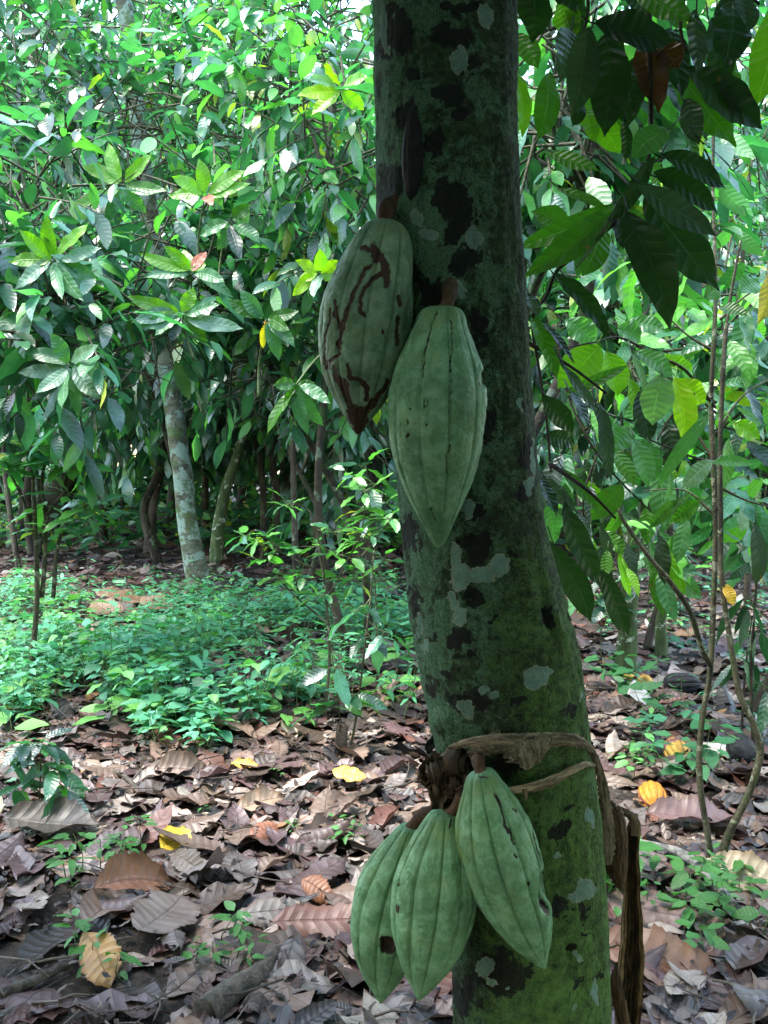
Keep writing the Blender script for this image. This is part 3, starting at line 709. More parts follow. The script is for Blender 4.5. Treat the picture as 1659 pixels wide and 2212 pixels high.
profA=[0.0,0.30,0.50,0.64,0.76,0.88,0.98,1.0,0.96,0.86,0.70,0.48,0.28,0.16,0.04]
profB=[0.0,0.34,0.48,0.56,0.70,0.90,1.0,0.98,0.92,0.78,0.60,0.40,0.25,0.16,0.05]
profC=[0.0,0.30,0.42,0.54,0.72,0.90,1.0,0.99,0.93,0.82,0.66,0.46,0.27,0.14,0.04]
P1m=[(*z1(420,430),20,22),(*z1(215,1200),16,20),(*z1(300,1400),34,34),(*z1(310,1500),30,30),(*z1(170,775),10,14),(*z1(455,880),5,10)]
P1l=[([z1(400,370),z1(430,430),z1(470,480),z1(480,600)],9),([z1(330,380),z1(430,400)],6),
 ([z1(380,480),z1(340,530),z1(310,600),z1(270,670),z1(240,750),z1(210,880),z1(190,950),z1(185,1020),z1(140,1060),z1(120,1100)],5.5),
 ([z1(450,540),z1(390,570),z1(350,640),z1(320,690),z1(320,760),z1(345,780)],5.5),([z1(160,700),z1(180,770),z1(195,850),z1(200,960)],3.5),([z1(140,750),z1(105,950),z1(105,1080)],3),
 ([z1(240,1090),z1(270,1160),z1(320,1180),z1(365,1230),z1(355,1290)],5.5),([z1(160,1100),z1(190,1180),z1(230,1250),z1(260,1330)],6),([z1(480,1190),z1(400,1310),z1(330,1400)],7),([z1(555,670),z1(560,720)],5),([z1(548,800),z1(540,960)],5)]
gp='green cocoa pods hanging on the near trunk'
Y1=0.885
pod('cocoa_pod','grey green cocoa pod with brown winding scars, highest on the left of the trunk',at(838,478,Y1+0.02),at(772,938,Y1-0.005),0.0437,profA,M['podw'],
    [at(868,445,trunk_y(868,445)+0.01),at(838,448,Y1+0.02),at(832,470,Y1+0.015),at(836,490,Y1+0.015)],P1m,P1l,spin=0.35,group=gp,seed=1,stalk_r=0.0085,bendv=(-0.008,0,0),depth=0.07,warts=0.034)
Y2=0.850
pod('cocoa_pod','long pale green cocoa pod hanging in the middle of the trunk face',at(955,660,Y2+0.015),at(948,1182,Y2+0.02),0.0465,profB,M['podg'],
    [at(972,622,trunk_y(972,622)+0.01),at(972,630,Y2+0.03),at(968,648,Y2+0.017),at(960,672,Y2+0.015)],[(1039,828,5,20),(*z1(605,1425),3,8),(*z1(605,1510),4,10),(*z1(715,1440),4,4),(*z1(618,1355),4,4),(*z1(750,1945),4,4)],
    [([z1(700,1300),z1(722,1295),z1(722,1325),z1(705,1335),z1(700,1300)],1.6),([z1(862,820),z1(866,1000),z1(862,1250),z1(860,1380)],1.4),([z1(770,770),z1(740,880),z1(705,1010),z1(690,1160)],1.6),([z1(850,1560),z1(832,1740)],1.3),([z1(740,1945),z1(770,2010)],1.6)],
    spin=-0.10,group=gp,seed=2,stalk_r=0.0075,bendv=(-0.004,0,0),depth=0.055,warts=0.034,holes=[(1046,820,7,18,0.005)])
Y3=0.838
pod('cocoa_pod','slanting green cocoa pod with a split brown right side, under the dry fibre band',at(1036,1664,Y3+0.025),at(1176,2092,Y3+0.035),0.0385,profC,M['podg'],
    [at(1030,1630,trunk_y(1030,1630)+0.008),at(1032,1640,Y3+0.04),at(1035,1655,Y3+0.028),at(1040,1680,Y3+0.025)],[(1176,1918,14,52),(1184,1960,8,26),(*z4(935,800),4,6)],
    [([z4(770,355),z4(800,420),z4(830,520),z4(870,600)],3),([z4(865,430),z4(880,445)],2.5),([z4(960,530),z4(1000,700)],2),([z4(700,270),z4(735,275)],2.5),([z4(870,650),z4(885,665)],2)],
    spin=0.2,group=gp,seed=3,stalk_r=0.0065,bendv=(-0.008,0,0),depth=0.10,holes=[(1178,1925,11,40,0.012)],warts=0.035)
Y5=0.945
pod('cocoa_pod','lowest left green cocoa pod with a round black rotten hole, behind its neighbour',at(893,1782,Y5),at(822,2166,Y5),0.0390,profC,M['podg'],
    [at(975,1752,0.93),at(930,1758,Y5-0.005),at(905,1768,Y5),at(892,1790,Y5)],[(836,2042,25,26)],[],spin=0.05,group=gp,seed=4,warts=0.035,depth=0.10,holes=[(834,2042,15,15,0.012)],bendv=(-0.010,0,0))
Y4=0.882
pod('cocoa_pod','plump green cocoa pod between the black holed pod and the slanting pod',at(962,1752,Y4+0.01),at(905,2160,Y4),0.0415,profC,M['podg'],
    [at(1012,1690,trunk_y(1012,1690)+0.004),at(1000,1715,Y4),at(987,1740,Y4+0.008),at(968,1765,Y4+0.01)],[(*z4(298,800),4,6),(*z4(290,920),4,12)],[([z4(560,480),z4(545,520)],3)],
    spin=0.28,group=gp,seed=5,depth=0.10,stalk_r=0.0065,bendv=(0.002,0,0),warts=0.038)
# mummified black pod pressed on the bark
profM=[0.0,0.25,0.40,0.55,0.72,0.88,0.97,1.0,0.96,0.86,0.70,0.50,0.32,0.18,0.05]
pod('shrivelled_pod','shrivelled black cocoa pod pressed to the bark high on the near trunk',on_trunk(893,238,0.004),on_trunk(890,448,0.001),0.0105,profM,M['podk'],
    None,spin=0.2,seed=6,warts=0.05,depth=0.1,flat=1.0,nR=140,nC=120,stalk_r=0.004)
# pods lying on the litter
def ground_pod(name,U,V,Lp,Rw,mat,label,yaw,pitch,extra=None,seed=0,nf=10,depth=0.12,dz=0.0,rise=0.0):
    g_=gr(U,V); c=g_+np.array([0,0,Rw*0.8+0.01+dz]); d=np.array([math.cos(R(yaw))*math.cos(R(pitch)),math.sin(R(yaw))*math.cos(R(pitch)),math.sin(R(pitch))])
    pr=[0.0,0.5,0.66,0.80,0.9,0.97,1.0,1.0,0.97,0.9,0.78,0.6,0.4,0.22,0.05]
    pod(name,label,c-d*Lp/2,c+d*Lp/2,Rw,pr,mat,None,nf=nf,depth=depth,seed=seed,extra=extra,nR=90,nC=160,warts=0.02,cat='cocoa pod',group='cocoa pods lying on the litter')
ground_pod('fallen_cocoa_pod',1410,1728,0.14,0.050,M['podo'],'orange ribbed fallen cocoa pod with a purple blotch, end on in the litter',-97,-12,extra=lambda T,H:0.9-np.abs(np.mod(H+0.2,2*math.pi)-1.6)*2.2-np.abs(T-0.55)*1.0,seed=11,depth=0.16)
ground_pod('fallen_cocoa_pod',1463,1643,0.13,0.052,M['pody'],'yellow and dull purple fallen cocoa pod behind the orange one',-80,-25,extra=lambda T,H:0.8-np.abs(T-0.25)*3.2,seed=12)
ground_pod('fallen_cocoa_pod',1392,1496,0.15,0.055,M['pody'],'yellow fallen cocoa pod with brown top beside the smaller green leaves, farther back',-70,-20,extra=lambda T,H:0.85-np.abs(T-0.2)*3.0,seed=13)
ground_pod('fallen_cocoa_pod',1366,1480,0.12,0.040,M['pody'],'small bright yellow pod piece touching the yellow and brown pod',150,10,seed=14)
ground_pod('rotten_cocoa_pod',1475,1490,0.22,0.060,M['podk'],'blackened rotten cocoa pod lying crosswise on the far litter at right',5,0,seed=15)
ground_pod('rotten_cocoa_pod',1601,1648,0.16,0.060,M['podk'],'hollow black cocoa pod shell beside the curved shrub stem',-100,-8,seed=16,depth=0.06)
ground_pod('fallen_cocoa_pod',1383,1812,0.06,0.022,M['podo'],'tiny orange brown pod between the banana fibre and the trunk',-90,-20,seed=17)

# ------------------------------------------------------------------ dry banana fibre tied round the trunk
def ribbon(mb,pts,wid,nrm=None,tint=(1,1,1),seg=60,nc=10,curl=0.25,jag=0.10,seed=0,wave=0.15):
    """pts (x,y,z) path, wid widths at the same knots; ribbon hangs down from the path"""
    rs=np.random.default_rng(seed); P=smooth_path(np.column_stack([pts,wid]),seg); W=P[:,3]; P=P[:,:3]
    T=norm(np.gradient(P,axis=0)); nn=np.broadcast_to(np.asarray([0,-1.0,0]) if nrm is None else nrm,P.shape)
    nn=norm(nn-T*np.sum(nn*T,-1,keepdims=True)); B=np.cross(T,nn)
    s=np.linspace(-0.5,0.5,nc)[None,:]
    jg=1+jag*(rs.normal(size=(seg,1))+0.7*rs.normal(size=(seg,1)))*np.where(s>0,1,0.6)
    prof=curl*(1-4*s*s)+wave*np.sin(s*22+rs.uniform(0,6)+np.linspace(0,3,seg)[:,None])*0.35
    v=P[:,None,:]+B[:,None,:]*(s*W[:,None]*jg)[...,None]+nn[:,None,:]*(prof*W[:,None])[...,None]
    tn=np.ones((seg,nc,3))*np.asarray(tint)*rs.uniform(0.8,1.2,(1,nc,1))
    th=0.0012; v2=v+nn[:,None,:]*-th
    ln=np.concatenate([[0],np.cumsum(np.linalg.norm(np.diff(P,axis=0),axis=1))])
    uv=np.stack(np.broadcast_arrays(s*W[:,None]+seed*0.37,(ln*0.12)[:,None]),-1).reshape(-1,2)
    q=grid_quads(seg,nc); mb.add(v.reshape(-1,3),q,uv,tn.reshape(-1,3)); mb.add(v2.reshape(-1,3),q[:,::-1],uv,tn.reshape(-1,3)*0.9)
def make_band():
    base=on_trunk(*z4(950,65))
    root=thing('banana_fibre_band',base,'dry brown banana fibre tied round the near trunk with a torn end hanging down','dry fibre band')
    cx,cr=trunk_ring(1600)
    f=lambda x,y,e=0.006: on_trunk(*z4(x,y),e)
    mb=MB()
    pts=[at(*z4(470,300),TY+0.01),f(500,215,0.004),f(560,135,0.012),f(640,105,0.022),f(760,92,0.022),f(900,92,0.012),f(1050,88,0.010),f(1150,90,0.016),at(*z4(1235,135),TY-0.045),at(*z4(1280,225),TY-0.02),at(*z4(1305,340),TY-0.005),at(*z4(1315,470),TY),at(*z4(1322,580),TY),at(*z4(1325,700),TY)]
    ribbon(mb,pts,[0.014,0.011,0.008,0.009,0.012,0.014,0.014,0.013,0.009,0.009,0.012,0.016,0.018,0.010],tint=(0.95,0.92,0.88),seg=190,jag=0.12,seed=1,curl=0.2)
    # behind the trunk
    bk=[]
    for a in np.linspace(0.15,math.pi-0.15,10): bk.append([cx[0]+math.cos(a)*(cr+0.006),TY+math.sin(a)*(cr+0.006),cx[2]-0.012])
    ribbon(mb,bk,[0.018]*10,nrm=np.array([0,1.0,0]),seg=40,seed=2)
    link('loop',mb.mesh('loop',base),M['strap'],root)
    mb=MB()
    for (x0,y0,x1,y1,w,sd) in ((700,95,745,165,0.034,1),(740,95,800,150,0.030,2),(850,90,880,165,0.040,3),(900,95,935,235,0.046,4),(950,90,985,200,0.038,5),(985,90,1010,160,0.026,6)):
        p=[f(x0,y0,0.012),f((x0+x1)/2+4,(y0+y1)/2,0.013),f(x1,y1,0.010)]
        ribbon(mb,p,[w,w*0.75,w*0.12],tint=(1.0,1.02,1.0),seg=26,seed=sd,jag=0.16,nc=8,curl=0.1)
    link('torn_flap',mb.mesh('torn_flap',base),M['strap'],root)
    mb=MB()
    ribbon(mb,[f(800,335,0.02),f(870,335,0.018),f(940,325,0.016),f(1050,292,0.015),f(1150,240,0.016),f(1215,212,0.012),at(*z4(1262,215),TY-0.03)],[0.003,0.007,0.010,0.011,0.009,0.007,0.003],tint=(1.15,1.08,0.95),seg=70,seed=8,curl=0.3,jag=0.05)
    ribbon(mb,[f(915,330,0.02),f(922,360,0.018),f(925,385,0.016)],[0.006,0.004,0.001],seg=16,seed=9,tint=(0.9,0.8,0.7))
    link('cross_strip',mb.mesh('cross_strip',base),M['strap'],root)
    mb=MB(); rs=np.random.default_rng(4)
    for k in range(26):
        x=rs.uniform(460,600); y=rs.uniform(120,260); 
        p=[at(*z4(x,y),rs.uniform(0.90,0.95)),at(*z4(x+rs.uniform(-35,25),y+60),rs.uniform(0.88,0.93)),at(*z4(x+rs.uniform(-45,25),y+rs.uniform(110,190)),rs.uniform(0.90,0.96))]
        ribbon(mb,p,[0.010,rs.uniform(0.014,0.034),0.008],nrm=norm(np.array([rs.normal(0,0.5),-1,rs.normal(0,0.4)])),tint=np.array((0.42,0.33,0.30))*rs.uniform(0.5,1.2),seg=22,seed=30+k,jag=0.14,curl=rs.uniform(-0.4,0.5),wave=0.5)
    link('crumpled_end',mb.mesh('crumpled_end',base),M['strap'],root)
    mb=MB()
    YB=1.03
    for k in range(7):     # frayed bundle from the loop to the hanging piece
        p=[at(*z4(1300,400+k*7),TY),at(*z4(1350+k*3,425+k*5),YB),at(*z4(1400+k*6,440+k*3),YB),at(*z4(1440+k*5,468+k*6),YB),at(*z4(1450+k*5,560),YB)]
        ribbon(mb,p,[0.004,0.006,0.008,0.008,0.005],tint=np.array((1.0,0.95,0.85))*(0.75+0.06*k),seg=30,nc=5,seed=50+k,curl=0.3)
    for k in range(5):
        x=1300+k*14; p=[at(*z4(x,380+k*12),TY+0.01),at(*z4(x+18,520),TY+0.015),at(*z4(x+10+k*4,620+k*25),TY+0.02),at(*z4(x+28,720+k*22),TY+0.03)]
        ribbon(mb,p,[0.016,0.020,0.018,0.010],tint=np.array((0.45,0.36,0.30))*(0.6+0.1*k),seg=34,seed=60+k,jag=0.09,curl=0.4)
    link('frayed_bundle',mb.mesh('frayed_bundle',base),M['fibre'],root)
    # the wide hanging piece: dark inside with pale right edge, channel shaped
    mb=MB(); Vk=[455,560,700,850,1000,1150,1300,1400,1560]; lx=[1440,1412,1408,1402,1396,1382,1372,1366,1356]; rx=[1476,1480,1481,1486,1497,1506,1500,1492,1482]
    vs=np.linspace(455,1560,120); l=np.interp(vs,Vk,lx); r_=np.interp(vs,Vk,rx); rs=np.random.default_rng(9); nc=26; s=np.linspace(0,1,nc)
    rows=[];tn=[]
    for i,(v,a,b) in enumerate(zip(vs,l,r_)):
        for j,u in enumerate(s):
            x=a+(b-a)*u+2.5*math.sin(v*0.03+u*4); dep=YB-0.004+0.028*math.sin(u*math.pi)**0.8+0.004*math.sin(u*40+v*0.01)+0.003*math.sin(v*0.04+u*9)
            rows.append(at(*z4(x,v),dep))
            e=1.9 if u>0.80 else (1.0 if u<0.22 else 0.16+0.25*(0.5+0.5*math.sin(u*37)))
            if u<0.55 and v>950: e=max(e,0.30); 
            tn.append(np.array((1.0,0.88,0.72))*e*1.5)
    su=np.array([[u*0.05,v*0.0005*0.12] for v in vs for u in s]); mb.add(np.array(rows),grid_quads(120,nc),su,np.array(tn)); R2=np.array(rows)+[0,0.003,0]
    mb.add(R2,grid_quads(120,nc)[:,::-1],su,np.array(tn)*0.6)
    for k in range(5):
        v0=1180+k*60; x0=1372+k*9
        ribbon(mb,[at(*z4(x0,v0),YB-0.012),at(*z4(x0-10+k*6,v0+110),YB-0.018),at(*z4(x0+6,v0+230),YB-0.006)],[0.002,0.014,0.005],tint=(0.42,0.30,0.22),seg=24,seed=80+k,jag=0.1)
    link('hanging_sheath',mb.mesh('hanging_sheath',base),M['fibre'],root)
make_band()

# ================================================================== BACKGROUND TREES
def B(U,V,Y,r,n,rz=None):
    return (at(U,V,Y),(r,r,rz or r*0.85),n)
def foot(U,V): return gr(U,V)
# tall pale trunk leaning left
b=foot(432,1290); Yb=b[1]
tree('shade_tree','tall leaning tree with pale lichened trunk standing in the left background',
     [b,at(405,1120,Yb),at(385,950,Yb),at(362,800,Yb),at(345,640,Yb),at(325,480,Yb),at(305,330,Yb),at(292,200,Yb+0.1),at(275,60,Yb+0.1),at(258,-80,Yb+0.2),at(240,-330,Yb+0.4)],
     [0.108,0.096,0.092,0.088,0.085,0.088,0.084,0.08,0.076,0.072,0.065],
     [B(330,-420,Yb+1.0,1.5,70),B(120,-350,Yb+1.5,1.3,60)],M['pale'],seed=31,Ll=0.24,sides=24,flare=0.25)
# curved mossy trunk
b=foot(464,1222); Yb=b[1]
tree('cocoa_tree','cocoa tree with a curved mossy green trunk behind the pale leaning trunk',
     [b,at(478,1100,Yb),at(500,1020,Yb),at(528,940,Yb),at(547,880,Yb),at(556,810,Yb),at(560,740,Yb)],[0.095,0.075,0.066,0.062,0.06,0.055,0.05],
     [B(560,700,Yb,1.6,60),B(680,620,Yb+0.5,1.5,50),B(450,600,Yb+1,1.6,50)],M['spot'],seed=32,Ll=0.27)
# dark buttressed trunk at the left
b=foot(95,1140); Yb=b[1]*0.85; b=np.array([b[0]*0.85,Yb,0])
tree('old_cocoa_tree','dark thick old tree with a sloping foot in shade at the left',
     [b,at(125,1060,Yb),at(165,980,Yb),at(200,900,Yb),at(210,800,Yb),at(205,650,Yb),at(215,500,Yb)],[0.34,0.26,0.24,0.22,0.20,0.17,0.12],
     [B(180,560,Yb,1.5,60),B(60,380,Yb,1.6,60),B(320,420,Yb+0.5,1.6,60)],M['bark'],seed=33,Ll=0.25,flare=0.4)
for i,(U,V0,V1,w,mat,lab,lean) in enumerate((
    (75,1120,880,0.13,'pale','slim pale trunk at the far left behind the sapling',-4),
    (600,1150,850,0.10,'bark','reddish dark trunk in the deep shade left of the hanging pods',-10),
    (790,1240,830,0.26,'bark','thick dark trunk just left of the near trunk',12),
    (693,1130,860,0.09,'bark','straight dark trunk in the deep shade beside the thick one',4),
    (320,1165,850,0.12,'bark','dark trunk left of the pale leaning trunk',50),
    (570,1135,860,0.09,'bark','thin dark trunk right of the curved mossy trunk',-20),
    (1395,1190,900,0.30,'spot','wide greenish trunk in the right background under hanging leaves',10),
    (1470,1180,950,0.14,'bark','reddish trunk right of the wide greenish trunk',3),
    (1452,1130,400,0.22,'pale','pale tall trunk seen through gaps of the right foliage',-10))):
    b=foot(U,V0); 
    if b[1]>13: b=b*np.array([13/b[1],13/b[1],0])
    Yb=b[1]; w2=w
    P=[b]+[at(U+lean*k/4+5*math.sin(k*2+i),V0+(V1-V0)*k/4,Yb) for k in (1,2,3,4)]; P[0]=b
    top=P[-1]
    rs=np.random.default_rng(100+i)
    bl=[(top+[rs.uniform(-0.8,0.8),rs.uniform(-0.3,0.8),0.6+0.7*q],(1.3,1.3,0.9),46) for q in range(3)]
    tree('background_tree',lab,P,[w2*0.62,w2*0.52,w2*0.48,w2*0.42,w2*0.36],bl,M[mat],seed=200+i,Ll=0.25,kind='mix',flare=0.2)
# spotted slender trunk at the right
b=foot(1352,1452); Yb=b[1]
tree('slender_tree','slender green tree trunk with white lichen spots right of the near trunk',
     [b,at(1356,1350,Yb),at(1360,1250,Yb),at(1364,1140,Yb),at(1366,1040,Yb),at(1362,900,Yb),at(1350,760,Yb)],[0.072,0.060,0.056,0.054,0.052,0.045,0.04],
     [B(1330,700,Yb,0.7,22),B(1450,620,Yb+0.3,0.8,26)],M['spot'],seed=41,Ll=0.22,kind='bright')
b=foot(1430,1425); Yb=b[1]
tree('slender_tree','thin mossy crooked stem right of the white spotted slender trunk',
     [b,at(1427,1350,Yb),at(1436,1290,Yb),at(1425,1220,Yb),at(1432,1130,Yb),at(1440,1020,Yb)],[0.045,0.035,0.032,0.030,0.028,0.02],
     [B(1440,960,Yb,0.5,10)],M['spot'],seed=42,Ll=0.20)
b=foot(1118,1100); b=np.array([at(1120,1000,4.2)[0],4.2,0])
tree('slender_tree','thin grey sapling stem rising just right of the near trunk top',
     [b,at(1118,900,4.2),at(1122,700,4.2),at(1128,560,4.2),at(1140,420,4.2),at(1152,300,4.2),at(1165,100,4.2),at(1175,-100,4.2)],[0.03,0.028,0.026,0.024,0.022,0.02,0.018,0.014],
     [B(1200,60,4.3,0.55,12),B(1260,500,4.4,0.5,9)],M['stem'],seed=43,Ll=0.22,kind='bright')

# leafy cocoa trees forming the walls of foliage; foot = (x, Y)
walls=[
 # label, foot U, Y, blobs, kind, Ll
 ('leafy cocoa tree at the left edge with long glossy drooping leaves',-160,4.9,[(60,640,4.9,0.55,30),(150,760,4.7,0.42,24),(-60,480,5.2,0.8,36),(80,470,5.3,0.55,26),(210,640,5.0,0.35,14)],'mix',0.25),
 ('leafy cocoa tree with fresh upright shoots left of the near tree',800,6.2,[(420,600,5.9,0.6,34),(330,690,5.7,0.4,16),(520,560,6.3,0.65,34),(440,430,6.2,0.6,30),(600,680,6.4,0.6,34),(540,780,6.6,0.5,24)],'mix',0.26),
 ('bright leafy cocoa tree directly left of the upper near trunk',760,5.6,[(720,330,5.4,0.55,26),(690,480,5.6,0.55,26),(760,620,5.9,0.5,24),(640,240,5.8,0.6,26),(740,150,5.6,0.6,26),(700,800,6.2,0.5,20)],'bright',0.23),
 ('bushy cocoa tree filling the upper left behind hanging creepers',-90,7.4,[(140,300,7.2,0.9,48),(300,200,7.4,0.8,42),(60,120,7.6,1.0,48),(420,300,7.3,0.8,40),(0,330,7.0,0.8,36)],'mix',0.24),
 ('tall leafy tree under the bright gap in the upper middle left',640,8.4,[(480,120,8.2,1.0,52),(620,60,8.6,1.0,50),(560,280,8.0,0.9,46),(380,40,8.8,1.0,48),(740,20,8.3,0.9,44)],'bright',0.24),
 ('leafy tree in the top left corner of the photo',40,9.6,[(40,-40,9.4,1.2,60),(180,40,9.8,1.2,56),(-80,160,9.6,1.2,50),(110,200,10,1.1,50)],'mix',0.25),
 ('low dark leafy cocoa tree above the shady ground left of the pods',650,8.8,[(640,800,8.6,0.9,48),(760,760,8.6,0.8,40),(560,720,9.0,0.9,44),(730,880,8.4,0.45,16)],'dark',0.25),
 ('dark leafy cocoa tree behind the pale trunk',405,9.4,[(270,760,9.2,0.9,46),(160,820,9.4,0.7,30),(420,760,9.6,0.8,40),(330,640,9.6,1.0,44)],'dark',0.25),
 ('leafy cocoa tree with large leaves just right of the upper near trunk',1130,3.9,[(1190,200,3.9,0.42,20),(1230,330,3.9,0.35,14),(1290,140,4.0,0.45,22),(1360,300,4.2,0.38,14)],'bright',0.24),
 ('leafy cocoa tree in the right background behind the big hanging leaves',1400,6.2,[(1300,560,6.0,0.55,24),(1210,640,6.0,0.5,20),(1420,720,6.2,0.5,20),(1250,780,6.2,0.5,22),(1380,860,6.3,0.45,18)],'bright',0.24),
 ('airy pale green tree at the far right of the picture',1620,8.0,[(1600,420,8.2,0.8,34),(1540,560,8.4,0.7,28),(1640,300,8.0,0.9,36),(1600,700,8.0,0.7,30)],'bright',0.16),
 ('tall leafy tree filling the top right corner behind dark leaves',1500,9.0,[(1450,160,9.0,0.9,36),(1330,60,9.2,0.9,36),(1580,100,9.2,1.0,40),(1400,320,9.4,0.7,24)],'mix',0.24),
 ('leafy bush of long leaves at the right edge behind the double stem',1640,4.6,[(1600,800,4.5,0.36,14),(1640,920,4.4,0.36,14),(1570,980,4.8,0.32,12),(1650,640,4.6,0.36,12),(1640,1060,4.4,0.3,9)],'bright',0.22),
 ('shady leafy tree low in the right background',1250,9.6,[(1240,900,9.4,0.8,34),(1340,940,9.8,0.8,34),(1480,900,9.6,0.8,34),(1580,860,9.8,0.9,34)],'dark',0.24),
]
for i,(lab,fu,fy,bl,kind,Ll) in enumerate(walls):
    base=at(fu,1000,fy); base[2]=0; 
    cs=[at(u,v,y) for (u,v,y,r,n) in bl]; cm=np.mean(cs,0)
    topz=cm[2]+0.2
    P=[base,base*[0.9,1,1]+cm*[0.1,0,0]+[0,0,topz*0.3],base*[0.6,1,1]+cm*[0.4,0,0]+[0,0,topz*0.65],[cm[0],fy,topz]]
    P[1][1]=fy;P[2][1]=fy
    P[1][0]+=0.22*math.sin(i*2.1+1); P[2][0]-=0.18*math.sin(i*1.3)
    tree('leafy_tree',lab,P,[0.032,0.027,0.023,0.018],[(c,(r,r,r*0.85),n) for c,(u,v,y,r,n) in zip(cs,bl)],M['bark'],seed=300+i,Ll=Ll,kind=kind,limb_r=0.018,fine=1.15)

# farther rows of trees, four crown shapes shared by copies
Y_GAP=False
def far_tree(seed):
    rs=np.random.default_rng(seed); x,y=0,0
    h=rs.uniform(1.3,1.9)
    bl=[((rs.uniform(-1.4,1.4),rs.uniform(-0.9,0.9),h+rs.uniform(-0.3,2.6)),(1.0,1.0,0.8),34) for k in range(8)]
    return tree('distant_tree','x',[np.array([0,0,0.]),np.array([rs.uniform(-.25,.25),0.1,h*0.5]),np.array([rs.uniform(-.5,.5),0,h]),np.array([rs.uniform(-.4,.4),0,h+1.2])],[0.07,0.055,0.05,0.03],bl,M['bark'],seed=seed,Ll=0.30,nl=8,limb_r=0.03,sides=8,tl=0.5)
protos=[far_tree(s) for s in (501,502,503,504)]
spots=[]
rsf=np.random.default_rng(77)
for (Yr,n,sc) in ((12.5,6,1.05),(16,8,1.3),(20.5,9,1.7),(26,10,2.3)):
    for k in range(n):
        u=-120+(1900)*(k+0.5)/n+rsf.uniform(-50,50); spots.append((u,Yr+rsf.uniform(-1.0,1.0),sc*rsf.uniform(0.9,1.15)))
# unseen plantation trees round the camera, added to darken the near trunk
side=[(-3.6,1.2,1.0),(-4.0,-1.5,1.1),(-2.2,-3.6,1.1),(0.2,-3.4,1.0),(2.4,-3.3,1.1),(4.0,-1.2,1.0),(3.6,1.4,0.95),(0.8,-5.8,1.3),(-4.4,-5.2,1.4),(4.6,-4.8,1.4)]
rown=['first','second','third','last']
def copy_tree(o,parent=None):
    c=o.copy(); col.objects.link(c); c.parent=parent
    for ch in list(o.children): copy_tree(ch,c)
    return c
def side_word(u): return 'left edge' if u<200 else ('left half' if u<700 else ('middle' if u<1150 else ('right half' if u<1480 else 'right edge')))
used=[False]*4
n_in_row={}
for i,(u,Y,s) in enumerate(spots+[(None,None,s) for s in side]):
    k=i%4
    if not used[k]: o=protos[k]; used[k]=True
    else: o=copy_tree(protos[k])
    if u is None:
        x,y,sc=s; o.location=(x,y,0); o.scale=(sc,)*3
        o['label']='unseen plantation cocoa tree added behind or beside the camera to shade the near trunk'; o['group']='unseen shading cocoa trees around the viewer'
    else:
        p=at(u,1000,Y); o.location=(float(p[0]),float(Y),0); o.scale=(s,)*3
        r=0 if Y<14.3 else (1 if Y<18.3 else (2 if Y<23.3 else 3))
        o['label']=f'distant leafy tree in the {rown[r]} far row of the plantation, toward the {side_word(u)}'; o['group']='distant trees of the plantation'
    o.rotation_euler=(0,0,rsf.uniform(0,6.28)); o['category']='tree'

# far woodland that reads as one mass
rs=np.random.default_rng(8); n=15000; mb=MB()
Yf=rs.uniform(27,40,n); Xf=rs.uniform(-0.62,0.62,n)*Yf; Zf=rs.uniform(0.0,1,n)**1.0*26
keep=(np.sin(Xf*0.55)+np.sin(Zf*0.6+Xf*0.4)+rs.normal(0,0.7,n))>-0.55
Xf,Yf,Zf=Xf[keep],Yf[keep],Zf[keep]
Xf=np.concatenate([Xf,rs.uniform(-15,15,6500)]); Yf=np.concatenate([Yf,rs.uniform(27,31,6500)]); Zf=np.concatenate([Zf,rs.uniform(0,6,6500)]); n=len(Xf)
dd=norm(rs.normal(size=(n,3))*[1,1,0.5]+[0,0,-0.5])
L=rs.uniform(0.5,1.0,n); leaves(mb,np.stack([Xf,Yf,Zf],-1),dd,np.array([0,0,1.0])+rs.normal(0,0.5,(n,3)),L,L*0.45,pal(n,'mix',rs),nx=2,ny=4,rs=rs)
o=link('far_woodland',mb.mesh('far_woodland'),M['crown']); tag(o,'green mass of far foliage closing the view behind the plantation rows','woodland',None,'stuff')

# low brush under the far rows
rs=np.random.default_rng(18); n=9000; mb=MB()
Yf=rs.uniform(13,30,n); Xf=rs.uniform(-0.55,0.55,n)*Yf; Zf=np.abs(rs.normal(0,0.8,n))*(0.6+0.4*np.sin(Xf*1.7+Yf))*(Yf/20)
dd=norm(rs.normal(size=(n,3))*[1,1,0.5]+[0,0,0.1]); L=rs.uniform(0.12,0.34,n)
leaves(mb,np.stack([Xf,Yf,Zf],-1),dd,np.array([0,0,1.0])+rs.normal(0,0.4,(n,3)),L,L*0.42,pal(n,'bright',rs),nx=2,ny=4,rs=rs)
o=link('undergrowth',mb.mesh('undergrowth'),M['herb']); tag(o,'low green undergrowth beyond the shaded trunks','undergrowth',None,'stuff')

